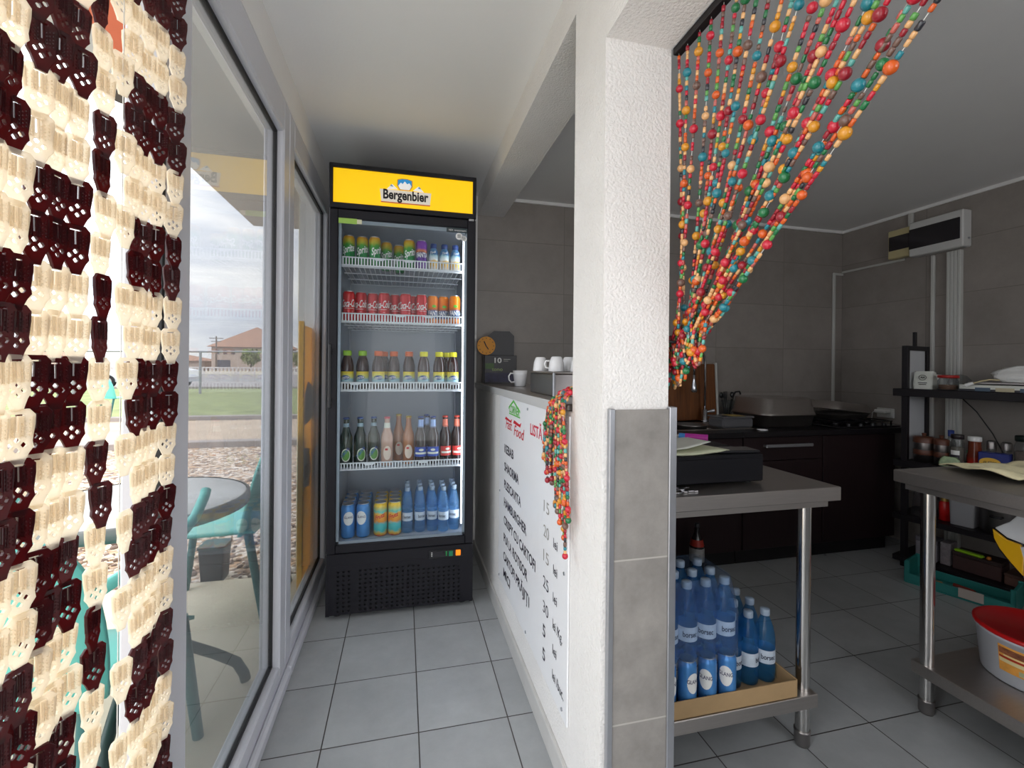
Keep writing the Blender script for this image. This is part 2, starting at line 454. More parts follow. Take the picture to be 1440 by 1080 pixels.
struct(b.done('wall_front', M_white), 'white front wall')
b = B()
b.box((XL - 0.16, YF, 2.17), (XL, YB, ZC)); b.box((XL - 0.16, 2.80, 0), (XL, YB + 0.15, 2.17)); b.box((XL - 0.16, YF, 0), (XL, -0.1, 2.17))
struct(b.done('wall_left', M_white), 'white wall over the windows')
b = B()
b.box((X1, 1.18, 0), (X2, YB, 1.075)); b.box((X1, 0.985, 0), (X2, 1.18, ZC)); b.box((X1, YF, 1.982), (X2, 0.985, ZC)); b.box((X1, YF, 0), (X2, 0.06, 1.982))
b.box((X1, 1.18, 2.185), (X2, YB, ZC))
struct(b.done('wall_middle', M_plaster), 'white plastered half wall, pillar and beam between passage and kitchen')
b = B(); b.box((X1 - 0.012, 1.18, 0), (X1, YB, 0.075), 0, 0.002); b.box((X1 - 0.012, 0.985, 0), (X1, 1.18, 0.075), 0, 0.002)
struct(b.done('baseboard_middle', M_skirt))
b = B(); b.box((X1 + 0.02, 0.975, 0.0), (X2 + 0.004, 0.985, 1.10)); struct(b.done('wall_cladding', M_clad), 'grey stone-look tiles on the foot of the pillar')
b = B(); b.box((X1 + 0.012, 0.970, 0), (X1 + 0.026, 0.985, 1.103), 0, 0.0015); struct(b.done('trim_1', M_alu), 'aluminium corner strip on the passage side')
b = B(); b.box((X2 - 0.004, 0.970, 0), (X2 + 0.016, 0.985, 1.106), 0, 0.0015); b.box((X2 + 0.001, 0.985, 0), (X2 + 0.016, 1.16, 1.106), 0, 0.0015)
struct(b.done('trim_2', M_alu), 'aluminium corner strip on the kitchen side')
b = B()
b.box((X2 + 0.02, YB - 0.012, ZC - 0.02), (XR, YB, ZC)); b.box((XR - 0.012, YF, ZC - 0.02), (XR, YB, ZC))
struct(b.done('trim_3', M_white), 'thin white strip where the kitchen walls meet the ceiling')

def window(name, y0, y1, py0, py1, zt, label):
    """tall fixed light: frame, black gasket and one pane"""
    e = bpy.data.objects.new(name, None); COL.objects.link(e); e['kind'] = 'structure'; e['label'] = label
    x0, x1 = XL - 0.07, XL
    z0, z1 = 0.0, 2.17
    b = B()
    b.box((x0, y0, z0), (x1, py0, z1), 0, 0.006); b.box((x0, py1, z0), (x1, y1, z1), 0, 0.006)
    b.box((x0, py0 - 0.004, z0), (x1, py1 + 0.004, 0.10), 0, 0.006); b.box((x0, py0 - 0.004, zt), (x1, py1 + 0.004, z1), 0, 0.006)
    b.box((x1 - 0.002, y0, 0.0), (x1 + 0.022, y1, 0.045), 0, 0.008)
    b.done('window_frame', M_pvc, e)
    b = B(); t = 0.011; g0, g1 = x1 - 0.038, x1 - 0.024
    b.box((g0, py0, 0.10), (g1, py0 + t, zt)); b.box((g0, py1 - t, 0.10), (g1, py1, zt)); b.box((g0, py0, 0.10), (g1, py1, 0.10 + t)); b.box((g0, py0, zt - t), (g1, py1, zt))
    b.done('gasket', M_gasket, e)
    b = B(); b.box((x1 - 0.0335, py0 + 0.001, 0.101), (x1 - 0.0295, py1 - 0.001, zt - 0.001)); b.done('pane', M_wglass, e)
    return e
window('window_1', 0.985, 1.87, 1.062, 1.79, 2.05, 'tall glazed light in white plastic beside the open door')
window('window_2', 1.87, 2.80, 1.95, 2.745, 2.062, 'tall glazed light in white plastic beside the drinks fridge')
e = bpy.data.objects.new('door_1', None); COL.objects.link(e); e['kind'] = 'structure'; e['label'] = 'open terrace doorway behind the strip curtain'
b = B(); b.box((XL - 0.07, 0.962, 0), (XL - 0.002, 0.984, 2.17), 0, 0.004); b.box((XL - 0.07, -0.1, 0), (XL, -0.05, 2.17), 0, 0.004); b.box((XL - 0.07, -0.05, 2.1), (XL, 0.962, 2.17), 0, 0.004)
b.done('door_frame', M_pvc, e)
b = B(); b.box((XL - 0.012, 0.952, 0.0), (XL - 0.002, 0.9615, 2.1)); b.done('door_seal', M_gasket, e)

# ------------------------------------------------------------------ outside
M_conc = mat('beige_concrete_slab', (200, 190, 170), 0.8, var=0.12, scale=3.0, bump=0.2, bscale=60)
M_path = mat('sandy_path', (176, 158, 138), 0.95, var=0.18, scale=1.2, bump=0.4, bscale=20)
M_kerb = mat('grey_kerb_stone', (150, 142, 138), 0.9, var=0.1, scale=5)
M_grass = mat('green_lawn', (128, 136, 88), 0.95, var=0.35, scale=2.0, bump=0.6, bscale=40)
M_road = mat('grey_asphalt', (140, 134, 132), 0.95, var=0.12, scale=2)
M_canopy = mat('grey_canopy_board', (190, 190, 192), 0.8, var=0.05, scale=3)
M_cream = mat('cream_house_render', (248, 236, 196), 0.85, var=0.05, scale=4)
def gravel_mat():
    m = bpy.data.materials.new('mixed_river_gravel'); nt = NT(m); out = nt.n('ShaderNodeOutputMaterial'); b = principled(nt, (1, 1, 1, 1), 0.85)
    tc = nt.n('ShaderNodeTexCoord'); vo = nt.n('ShaderNodeTexVoronoi'); vo.inputs['Scale'].default_value = 26
    nt.l(tc.outputs['Object'], vo.inputs['Vector'])
    sp = nt.n('ShaderNodeSeparateColor'); nt.l(vo.outputs['Color'], sp.inputs[0])
    rp = nt.n('ShaderNodeValToRGB'); cr = rp.color_ramp
    cols = [(196, 178, 158), (150, 128, 110), (216, 204, 190), (120, 100, 88), (184, 152, 122)]
    cr.interpolation = 'CONSTANT'; cr.elements[0].color = lin(cols[0])
    for i, c in enumerate(cols[1:]):
        x = cr.elements.new((i + 1) / 5) if i < 3 else cr.elements[-1]
        x.position = (i + 1) / 5; x.color = lin(c)
    nt.l(sp.outputs[0], rp.inputs[0]); nt.l(rp.outputs[0], b.inputs['Base Color'])
    bp = nt.n('ShaderNodeBump'); bp.invert = True; bp.inputs['Strength'].default_value = 0.9; bp.inputs['Distance'].default_value = 0.03
    nt.l(vo.outputs['Distance'], bp.inputs['Height']); nt.l(bp.outputs[0], b.inputs['Normal'])
    nt.l(b.outputs[0], out.inputs['Surface']); return m
M_gravel = gravel_mat()
b = B(); b.box((-9, -4, -0.12), (XL - 0.06, 2.82, -0.008)); struct(b.done('floor_terrace', M_conc), 'beige concrete terrace slab')
b = B(); b.box((-40, 2.82, -0.14), (4, 7.45, -0.03)); struct(b.done('ground_gravel_bed', M_gravel), 'bed of mixed river gravel')
b = B(); b.box((-60, 7.45, -0.14), (6, 7.65, 0.06), 0, 0.01); b.box((-60, 10.9, -0.14), (6, 11.1, 0.08), 0, 0.01); b.box((-60, 24, -0.1), (6, 24.3, 0.12))
struct(b.done('kerb', M_kerb), 'grey kerb stones')
b = B(); b.box((-60, 7.65, -0.14), (6, 10.9, -0.01)); struct(b.done('path', M_path), 'sandy path')
b = B(); b.box((-80, 11.1, -0.14), (10, 24, 0.03)); struct(b.done('lawn', M_grass), 'green lawn strip')
b = B(); b.box((-160, 24.3, -0.14), (60, 190, -0.02)); struct(b.done('road', M_road), 'grey road')
# loose stones on the near part of the bed
b = B(); rg = random.Random(3)
for i in range(1500):
    y = 2.86 + rg.random() ** 1.6 * 2.6; x = -0.5 - rg.random() * (0.35 + 0.5 * y)
    s = rg.uniform(0.010, 0.026)
    if abs(x + 1.04) < .12 and abs(y - 2.90) < .12: continue
    M = Matrix.Translation((x, y, -0.03 + s * 0.3)) @ Euler((rg.uniform(-.5, .5), rg.uniform(-.5, .5), rg.uniform(0, 6))).to_matrix().to_4x4() @ Matrix.Diagonal((1, rg.uniform(.6, .9), rg.uniform(.4, .65), 1))
    b.lathe([(0, -s), (s * .75, -s * .6), (s, 0), (s * .7, s * .65), (0, s)], 6, rg.randrange(4), M)
g = b.done('gravel', [mat('stone_beige', (200, 182, 160), .85), mat('stone_brown', (150, 124, 104), .85), mat('stone_pale', (222, 212, 200), .85), mat('stone_dark', (118, 100, 90), .85)])
tag(g, 'loose beige and brown pebbles lying beside the terrace slab', 'gravel', kind='stuff')
b = B(); b.box((-1.18, -1.6, 2.30), (XL - 0.16, 3.97, 2.42), 0, 0.01); struct(b.done('roof_canopy', M_canopy), 'grey canopy over the terrace windows')
b = B(); b.box((-0.62, 2.93, 0), (XL - 0.16, 3.15, 2.30)); struct(b.done('wall_outside', M_cream), 'cream side wall outside the window')
# ------------------------------------------------------------------ drinks fridge
M_blk = mat('satin_black_fridge_metal', (25, 24, 31), 0.5, spec=.3, var=0.06, scale=6)
M_blkp = mat('black_plastic', (24, 24, 28), 0.45)
M_liner = mat('pale_grey_fridge_liner', (176, 182, 190), 0.45)
M_wire = mat('white_coated_wire', (226, 230, 234), 0.4)
M_led = mat('fridge_light_tube', (240, 246, 255), 0.4, emit=FRIDGE_LED)
M_sign = mat('backlit_yellow_sign', (242, 194, 6), 0.3, emit=SIGN)
M_ink = mat('black_print', (22, 20, 24), 0.6)
M_wprint = mat('white_print', (238, 238, 236), 0.5)
M_fglass = glass('fridge_door_glass', (0.95, 0.97, 0.98), refl=0.34)
M_silver = mat('silver_can_metal', (200, 200, 204), 0.28, 0.95)
FX, FY = 0.0, 2.245
fr = thing('drinks_fridge', 'tall black glass-door drinks fridge with a lit yellow sign on top', 'fridge', (0.0, 2.245, 0.0))
b = B()
b.box((-0.347, 0.03, 0.03), (-0.322, 0.62, 2.148), 0, 0.004); b.box((0.322, 0.03, 0.03), (0.347, 0.62, 2.148), 0, 0.004)
b.box((-0.347, 0.60, 0.03), (0.347, 0.63, 2.148), 0, 0.004); b.box((-0.347, 0.03, 1.925), (0.347, 0.62, 2.148), 0, 0.004); b.box((-0.347, 0.03, 0.04), (0.347, 0.62, 0.315), 0, 0.004)
b.done('cabinet_body', M_blk, fr)
b = B()
b.box((-0.322, 0.04, 0.315), (-0.312, 0.60, 1.925)); b.box((0.312, 0.04, 0.315), (0.322, 0.60, 1.925)); b.box((-0.312, 0.59, 0.315), (0.312, 0.60, 1.925))
b.box((-0.312, 0.04, 0.315), (0.312, 0.59, 0.353)); b.box((-0.312, 0.04, 1.905), (0.312, 0.59, 1.925))
for sx in (-1, 1):
    for y in (0.10, 0.55): b.box((sx * 0.312, y, 0.36), (sx * 0.306, y + 0.018, 1.90))
b.done('liner', M_liner, fr)
# header sign
b = B()
b.box((-0.347, 0.0, 2.130), (0.347, 0.035, 2.150), 0, 0.003); b.box((-0.347, 0.0, 1.940), (0.347, 0.035, 1.966), 0, 0.003)
b.box((-0.347, 0.0, 1.96), (-0.330, 0.035, 2.14), 0, 0.003); b.box((0.330, 0.0, 1.96), (0.347, 0.035, 2.14), 0, 0.003)
hd = b.done('sign_frame', M_blk, fr)
b = B(); b.box((-0.331, 0.010, 1.964), (0.331, 0.028, 2.132)); sg = b.done('sign_panel', M_sign, fr); sg['label'] = 'backlit yellow panel'
M_plate = mat('sign_plate_white', (232, 226, 214), 0.4, emit=0.25)
b = B(); b.prism([(-0.120, 2.050), (0.124, 2.050), (0.118, 1.992), (-0.112, 1.992)], 0.0075, 0.0095, 'y', 0)
b.prism([(-0.118, 1.991), (0.120, 1.991), (0.118, 1.986), (-0.112, 1.986)], 0.0078, 0.0095, 'y', 1); b.done('name_plate', [M_plate, mat('sign_rose_line', (214, 120, 90), .5)], sg)
b = B(); put_text(b, 'Bergenbier', 0.064, basis((0.003, 0.0068, 2.006), (1, 0, 0), (0, 0, 1)), width=0.214, bold=0.03); b.done('lettering', M_ink, sg)
b = B()
sh = [(-0.032, 2.100), (-0.012, 2.106), (0.012, 2.106), (0.032, 2.100), (0.033, 2.075), (0.022, 2.056), (-0.022, 2.056), (-0.033, 2.075)]
b.prism([(x * 1.14 - 0.003, 2.078 + (z - 2.078) * 1.14) for x, z in sh], 0.0085, 0.0097, 'y', 3)
b.prism([(x - 0.003, z) for x, z in sh], 0.007, 0.0090, 'y', 0)
b.prism([(-0.034, 2.072), (-0.022, 2.088), (-0.013, 2.082), (-0.003, 2.096), (0.008, 2.082), (0.018, 2.089), (0.028, 2.074), (0.019, 2.056), (-0.025, 2.056)], 0.0062, 0.0082, 'y', 1)
for sx in (-1, 1):
    b.prism([(sx * 0.036, 2.055), (sx * 0.062, 2.078), (sx * 0.088, 2.052)] if sx > 0 else [(-0.088, 2.052), (-0.062, 2.078), (-0.036, 2.055)], 0.0082, 0.0096, 'y', 1)
    b.prism([(sx * 0.066 - .008, 2.068), (sx * 0.066, 2.077), (sx * 0.066 + .010, 2.064)], 0.0072, 0.0090, 'y', 2)
b.done('emblem', [mat('sign_sky_blue', (46, 150, 214), .4, emit=.3), mat('sign_snow_white', (244, 244, 240), .4, emit=.35), mat('sign_slate_blue', (110, 160, 190), .4, emit=.2), mat('sign_gold', (214, 160, 30), .4, emit=.2)], sg)
# door
b = B(); f0, f1 = 0.0, 0.034
b.box((-0.346, f0, 0.312), (-0.305, f1, 1.935), 0, 0.004); b.box((0.304, f0, 0.312), (0.346, f1, 1.935), 0, 0.004)
b.box((-0.306, f0, 1.892), (0.306, f1, 1.935), 0, 0.004); b.box((-0.306, f0, 0.312), (0.306, f1, 0.352), 0, 0.004)
dr = b.done('door', M_blk, fr)
b = B(); b.box((-0.306, 0.004, 0.351), (0.306, 0.010, 1.893)); b.done('door_glass', M_fglass, dr)
b = B()
for x in (-0.304, 0.292): b.box((x, 0.012, 0.353), (x + 0.012, 0.030, 1.89), 0)
b.box((-0.304, 0.012, 1.872), (0.304, 0.030, 1.890)); b.box((-0.304, 0.012, 0.353), (0.304, 0.030, 0.366)); b.done('inner_door_frame', mat('grey_inner_frame', (150, 160, 170), .35, .3), dr)
b = B(); b.box((-0.341, -0.022, 1.00), (-0.326, -0.012, 1.30), 0, 0.004); b.box((-0.341, -0.014, 1.02), (-0.326, 0.002, 1.045)); b.box((-0.341, -0.014, 1.255), (-0.326, 0.002, 1.28)); b.done('handle', M_blkp, dr)
b = B(); b.box((-0.304, 0.0015, 1.868), (-0.222, 0.0036, 1.893), 0); b.box((-0.222, 0.0015, 1.870), (-0.200, 0.0036, 1.891), 1)
s_ = b.done('energy_sticker', [mat('sticker_green', (160, 200, 90), .5), mat('sticker_cream', (222, 220, 190), .5)], dr); s_['label'] = 'pale green sticker strip'
b = B(); b.box((0.200, 0.0015, 1.866), (0.302, 0.0036, 1.889), 0); put_text(b, 'icestream', 0.013, basis((0.268, 0.0012, 1.873), (1, 0, 0), (0, 0, 1)), mi=1, width=0.056); put_text(b, 'NEX', 0.013, basis((0.222, 0.0012, 1.873), (1, 0, 0), (0, 0, 1)), mi=1, width=0.022)
b.done('maker_strip', [mat('strip_slate', (44, 58, 64), .4), M_wprint], dr)
b = B()
for cx, cz in ((0.262, 1.848), (0.287, 1.838)):
    b.cyl((cx, 0.0036, cz), (cx, 0.0012, cz), 0.017 if cx < .28 else 0.014, seg=20); 
    for k in range(3): b.box((cx - 0.008, 0.0002, cz + 0.006 - k * 0.006), (cx + 0.008, 0.0011, cz + 0.0085 - k * 0.006), 1)
b.done('round_sticker', [M_wprint, M_ink], dr)
# base
def perforated(wd, ht, holes, r, th):
    cu = bpy.data.curves.new('plate', 'CURVE'); cu.dimensions = '2D'; cu.fill_mode = 'BOTH'; cu.extrude = th / 2
    def sp(pts):
        s = cu.splines.new('POLY'); s.points.add(len(pts) - 1)
        for p, q in zip(s.points, pts): p.co = (q[0], q[1], 0, 1)
        s.use_cyclic_u = True
    sp([(0, 0), (wd, 0), (wd, ht), (0, ht)])
    for x, y in holes: sp([(x + r * math.cos(PI / 4 * k + .39), y + r * math.sin(PI / 4 * k + .39)) for k in range(8)])
    return curve_bm(cu)
def curve_bm(cu):
    o = bpy.data.objects.new('tmp', cu); COL.objects.link(o)
    dg = bpy.context.evaluated_depsgraph_get(); dg.update()
    me = bpy.data.meshes.new_from_object(o.evaluated_get(dg))
    vs = [tuple(v.co) for v in me.vertices]; fs = [tuple(p.vertices) for p in me.polygons]
    bpy.data.objects.remove(o); bpy.data.curves.remove(cu); bpy.data.meshes.remove(me)
    return vs, fs
hl = []
for j in range(10):
    for i in range(24):
        x = 0.055 + i * 0.0247; y = 0.018 + j * 0.0205
        if i == 3 or (j > 8 and x > 0.44) or (i > 3 and j > 7 and x < .12): continue
        hl.append((x, y))
vs, fs = perforated(0.694, 0.232, hl, 0.0058, 0.004)
b = B(); b.add(vs, fs, 0, False, basis((-0.347, 0.006, 0.0225), (1, 0, 0), (0, 0, 1)))
b.box((-0.347, 0.003, 0.252), (0.347, 0.034, 0.309), 0, 0.003)
b.box((-0.347, 0.003, 0.02), (-0.330, 0.034, 0.255)); b.box((0.330, 0.003, 0.02), (0.347, 0.034, 0.255)); b.box((-0.34, 0.026, 0.03), (0.34, 0.033, 0.25), 1)
b.done('base_grille', [M_blk, M_blkp], fr)
b = B(); b.box((0.128, -0.001, 0.250), (0.296, 0.004, 0.290), 0, 0.002)
cp = b.done('control_panel', mat('panel_dark', (22, 22, 26), .3), fr)
b = B(); b.box((0.150, -0.0025, 0.257), (0.205, -0.0008, 0.283), 0)
for zz in (0.262, 0.270, 0.278): b.box((0.140, -0.0025, zz), (0.145, -0.0008, zz + .004), 1); b.box((0.212, -0.0025, zz), (0.216, -0.0008, zz + .003), 2)
b.done('display', [mat('display_dark', (30, 26, 34), .15), M_wprint, mat('led_green', (40, 190, 90), .4, emit=.6)], cp)
b = B(); b.box((0.226, -0.006, 0.258), (0.246, -0.0008, 0.284), 0, 0.002); o = b.done('switch', mat('switch_green', (24, 120, 84), .35, emit=.12), cp); o['label'] = 'green switch'
b = B(); b.box((0.260, -0.006, 0.258), (0.284, -0.0008, 0.286), 0, 0.002); o = b.done('switch', mat('switch_orange', (250, 130, 20), .35, emit=.9), cp); o['label'] = 'lit orange switch'
for x in (-0.30, 0.30):
    for y in (0.06, 0.56):
        b = B(); b.cyl((x, y, 0.0), (x, y, 0.04), 0.022, seg=14); b.done('foot', M_blkp, fr)
b = B(); b.box((0.310, -0.004, 1.928), (0.336, 0.02, 1.939), 0, 0.002); b.done('hinge', M_silver, fr)
b = B(); b.cyl((0.296, 0.048, 0.40), (0.296, 0.048, 1.86), 0.008, seg=10); o = b.done('light_tube', M_led, fr); o['label'] = 'lit white strip up the right inner edge'
# shelves
SH = [1.690, 1.418, 1.083, 0.700]
for k, z in enumerate(SH):
    b = B()
    for i in range(25): b.cyl((-0.295 + i * 0.02458, 0.065, z - 0.004), (-0.295 + i * 0.02458, 0.575, z - 0.004), 0.0022, seg=6)
    for y in (0.075, 0.24, 0.41, 0.57): b.cyl((-0.305, y, z - 0.009), (0.305, y, z - 0.009), 0.0035, seg=8)
    s_ = b.done('shelf', M_wire, fr)
    b = B(); tall = 0.036 if k < 3 else 0.028
    b.box((-0.296, 0.052, z - 0.010), (0.292, 0.060, z - 0.002), 0, 0.002); b.box((-0.296, 0.052, z + tall - 0.006), (0.292, 0.058, z + tall), 0, 0.002)
    for i in range(42): b.box((-0.292 + i * 0.01408, 0.053, z - 0.004), (-0.286 + i * 0.01408, 0.057, z + tall - 0.003))
    for xx in ((-0.12, 0.02) if k == 0 else (-0.02, 0.12) if k == 1 else (-0.23, 0.25) if k == 2 else (-0.16, 0.10)):
        b.prism([(xx - .028, z + tall - .002), (xx + .028, z + tall - .002), (xx + .018, z + tall - .014), (xx - .018, z + tall - .014)], 0.048, 0.053, 'y')
    b.done('shelf_front', M_wire, s_)
b = B(); b.tube([(0.36, 0.40, 0.60), (0.385, 0.39, 0.585), (0.398, 0.38, 0.53), (0.390, 0.37, 0.47), (0.36, 0.36, 0.43)], 0.004, 8); o = b.done('power_cable', M_blkp, fr)

# ------------------------------------------------------------------ cans and bottles
def can_profile(r, h): return [(r * .74, 0.0), (r * .80, 0.001), (r * .98, h * .045), (r, h * .075), (r, h * .885), (r * .97, h * .915), (r * .80, h * .975), (r * .84, h * .985), (r * .84, h), (r * .79, h), (r * .77, h - .004), (0, h - .004)]
def make_can(name, r, h, body_m, letter, label, cat, group):
    t = thing(name, label, cat, (0, 0, -50), 0, group)
    p = can_profile(r, h); k = 6
    b = B(); b.lathe([(0, 0.002)] + p[:k + 1], 24); b.done('can_body', body_m, t)
    b = B(); b.lathe(p[k:], 24); b.done('can_lid', M_silver, t)
    letter(t, r, h)
    return t
def bottle(name, prof, z_liq, body_m, cap_prof, cap_m, label_z, label_m, letter, label, cat, group, neck=None):
    t = thing(name, label, cat, (0, 0, -50), 0, group)
    b = B(); b.lathe(prof, 20); bo = b.done('bottle_body', body_m, t)
    b = B(); b.lathe(cap_prof, 18); b.done('cap', cap_m, t)
    if label_z:
        rr = label_z[2]
        b = B(); b.lathe([(rr, label_z[0]), (rr, label_z[1])], 24); lb = b.done('bottle_label', label_m, t)
        if letter: letter(lb)
    elif letter: letter(t)
    if neck:
        b = B(); b.lathe(neck[0], 18); b.done('neck_label', neck[1], t)
    return t
FRONT = -PI / 2
def L_script(text, size, m, tilt, wd, zc, shear=0.3, bold=0.01, extra=None):
    def f(t, r, h):
        b = B(); wrap_text(b, text, size, r + 0.0006, h * zc, FRONT, width=wd, tilt=tilt, shear=shear, bold=bold)
        b.done('lettering', m, t)
        if extra: extra(t, r, h)
    return f
# kinds of drink
m_lime = bands('lemon_lime_can_print', [(0, (16, 120, 60)), (0.075, (24, 140, 66)), (0.095, (70, 160, 50)), (0.112, (190, 180, 40)), (0.135, (226, 170, 30))], 0.15, 0.28, 0.25, 0.28, 25)
K_lime = make_can('lemon_soda_can', 0.0285, 0.146, m_lime, L_script('Sprite', 0.050, M_wprint, 0.32, 0.064, .42, .1, .025), '-', 'can', 'lemon soda cans on the top fridge shelf')
m_red = mat('red_can_print', (196, 16, 30), 0.28, 0.25, coat=.3)
def coke_line(t, r, h):
    b = B(); wrap_patch(b, r + .0005, h * .40, h * .412, FRONT - .9, FRONT + .9); wrap_patch(b, r + .0005, h * .30, h * .31, FRONT + .3, FRONT + .6); b.done('stripe', M_wprint, t)
K_cola = make_can('cola_can', 0.0285, 0.146, m_red, L_script('Coca-Cola', 0.052, M_wprint, 0.06, 0.088, .46, .35, .016, coke_line), '-', 'can', 'red cola cans on the second fridge shelf')
m_orange = bands('orange_can_print', [(0, (232, 110, 20)), (0.02, (250, 150, 30)), (0.03, (14, 60, 120)), (0.065, (24, 80, 140)), (0.075, (200, 110, 20)), (0.09, (240, 120, 16)), (0.14, (246, 140, 20))], 0.146, 0.28, 0.2, 0.06, 30)
m_leaf = mat('leaf_green_print', (100, 186, 50), .4)
def leaf(t, r, h):
    b = B(); wrap_patch(b, r + .0005, h * .56, h * .66, FRONT - .45, FRONT + .35, shape='oval'); b.done('leaf_print', m_leaf, t)
K_orange = make_can('orange_soda_can', 0.0285, 0.146, m_orange, L_script('FANTA', 0.034, M_wprint, 0.0, 0.066, .29, 0, .03, leaf), '-', 'can', 'orange soda cans on the second fridge shelf')
m_grape = bands('grape_can_print', [(0, (110, 50, 150)), (0.05, (90, 40, 140)), (0.08, (70, 60, 120)), (0.09, (226, 130, 60)), (0.105, (130, 60, 170)), (0.14, (140, 70, 180))], 0.146, 0.28, 0.2, 0.1, 30)
K_grape = make_can('grape_soda_can', 0.0285, 0.146, m_grape, L_script('FANTA', 0.034, M_wprint, 0.0, 0.062, .40, 0, .03), 'purple soda can among the green cans on the top fridge shelf', 'can', None)
m_juice = bands('juice_bottle_print', [(0, (238, 236, 226)), (0.025, (242, 190, 70)), (0.045, (240, 200, 120)), (0.055, (236, 240, 240)), (0.075, (150, 190, 200)), (0.085, (40, 90, 140)), (0.1, (70, 120, 160))], 0.13, 0.35, 0, 0.25, 40)
m_dkblue = mat('dark_blue_cap', (34, 60, 120), .4)
K_juice = bottle('juice_bottle', [(0, 0), (.022, 0), (.025, .004), (.0255, .03), (.024, .055), (.0255, .08), (.023, .098), (.014, .112), (.0125, .118)], 0, m_juice, [(0.0155, .112), (.0165, .116), (.0165, .134), (.014, .137), (0, .137)], m_dkblue, None, None, lambda t: L_script('Tedi', .016, M_wprint, .2, .03, .60, .2, .01)(t, .0256, .14), '-', 'bottle', 'juice bottles on the top fridge shelf')
m_tea = mat('dark_tea_in_bottle', (52, 26, 22), 0.12, coat=.5)
def tea_label(cap):
    return bands('tea_label_' + cap, [(0.02, (226, 232, 226)), (0.045, (150, 196, 214)), (0.062, (214, 214, 120)), (0.085, (236, 210, 40))], 0.1, .4, 0, .28, 40)
tea_prof = [(0, 0), (.026, 0), (.0305, .006), (.0305, .025), (.0295, .03), (.0295, .082), (.0305, .09), (.0310, .11), (.027, .135), (.0225, .15), (.0150, .168), (.0145, .172)]
def tea(cap, col, nm):
    def let(lb):
        b = B(); wrap_patch(b, .0303, .046, .068, FRONT - .8, FRONT + .7, shape='oval'); b.done('label_patch', mat('tea_patch_blue', (36, 70, 140), .5), lb)
        b = B(); wrap_text(b, 'NESTEA', .016, .0307, .050, FRONT, width=.040, bold=.02, tilt=.2); b.done('lettering', M_wprint, lb)
    return bottle('iced_tea_bottle', tea_prof, 0, m_tea, [(.0195, .164), (.0205, .168), (.0205, .186), (.018, .189), (0, .189)], mat(nm, col, .4), (.026, .086, .0300), tea_label(cap), let, '-', 'bottle', 'iced tea bottles on the third fridge shelf')
K_tg, K_to, K_ty = tea('g', (150, 200, 50), 'lime_green_cap'), tea('o', (214, 92, 28), 'orange_cap'), tea('y', (228, 220, 30), 'yellow_cap')
# beer and cider bottles
beer = [(0, 0), (.027, 0), (.0300, .004), (.0300, .135), (.0285, .150), (.020, .172), (.0145, .195), (.0130, .215), (.0135, .228), (.0135, .234)]
def crown(z): return [(.0135, z), (.0155, z + .001), (.0148, z + .007), (.012, z + .010), (0, z + .010)]
m_gglass = mat('dark_green_bottle_glass', (20, 44, 34), .08, coat=.6); m_bglass = mat('dark_brown_bottle_glass', (40, 18, 14), .08, coat=.6); m_blglass = mat('deep_blue_bottle_glass', (22, 40, 90), .08, coat=.6)
m_amber = mat('amber_cider_in_glass', (170, 110, 70), .1, coat=.6); m_rose = mat('pale_rose_drink_in_glass', (196, 160, 140), .12, coat=.6)
m_crest = mat('crest_green', (90, 150, 60), .5); m_lblue = mat('label_blue', (40, 74, 170), .5); m_lred = mat('label_red', (206, 54, 48), .5); m_cream = mat('label_cream', (232, 214, 196), .5)
m_lightblue = mat('label_pale_blue', (120, 150, 200), .5); m_coral = mat('foil_coral', (220, 120, 96), .4, .2); m_foilb = mat('foil_pale_blue', (150, 176, 220), .4, .3)
def crest(t):
    b = B(); wrap_patch(b, .0305, .028, .092, FRONT - .72, FRONT + .72, shape='oval'); b.done('crest_label', m_wlab, t)
    b = B(); wrap_patch(b, .0308, .034, .086, FRONT - .6, FRONT + .6, shape='oval'); b.done('crest_field', m_crest, t)
    b = B()
    vs, fs = text_bm('TUBORG', .018, .058, bold=.02)
    out = []
    for x, y, _ in vs:
        xx, yy = x * .62 - y * .78, x * .78 + y * .62
        a = FRONT + xx / .0312; out.append((.0312 * math.cos(a), .0312 * math.sin(a), .068 + yy))
    b.add(out, fs, 0); b.done('lettering', m_lblue, t)
m_wlab = mat('label_off_white', (226, 228, 214), .5)
K_green = bottle('beer_bottle', beer, 0, m_gglass, crown(.233), mat('crown_blue', (60, 90, 150), .4, .3), None, None, crest, '-', 'bottle', 'green crest beer bottles on the fourth fridge shelf', ([(.0149, .196), (.0136, .213)], mat('neck_pale', (150, 176, 190), .5)))
def oval_rose(t):
    b = B(); wrap_patch(b, .0305, .03, .10, FRONT - .75, FRONT + .55, shape='oval'); b.done('oval_label', m_cream, t)
    b = B(); wrap_patch(b, .0309, .078, .088, FRONT - .45, FRONT + .0); b.done('label_mark', m_lred, t)
K_rose = bottle('cider_bottle', beer, 0, m_rose, crown(.233), mat('crown_pink', (214, 110, 120), .4, .2), None, None, oval_rose, '-', 'bottle', None, ([(.0165, .186), (.0140, .213)], m_wlab))
K_amber = bottle('cider_bottle', beer, 0, m_amber, crown(.233), mat('crown_gold', (190, 160, 70), .4, .4), None, None, oval_rose, '-', 'bottle', None, None)
def band_lbl(c1, c2):
    def f(t):
        b = B(); wrap_patch(b, .0305, .040, .088, FRONT - 1.3, FRONT + 1.3); b.done('body_label', c1, t)
        b = B(); wrap_patch(b, .0309, .052, .062, FRONT - 1.1, FRONT + 1.1); wrap_patch(b, .0309, .068, .080, FRONT - .4, FRONT + .4, shape='oval'); b.done('label_print', c2, t)
    return f
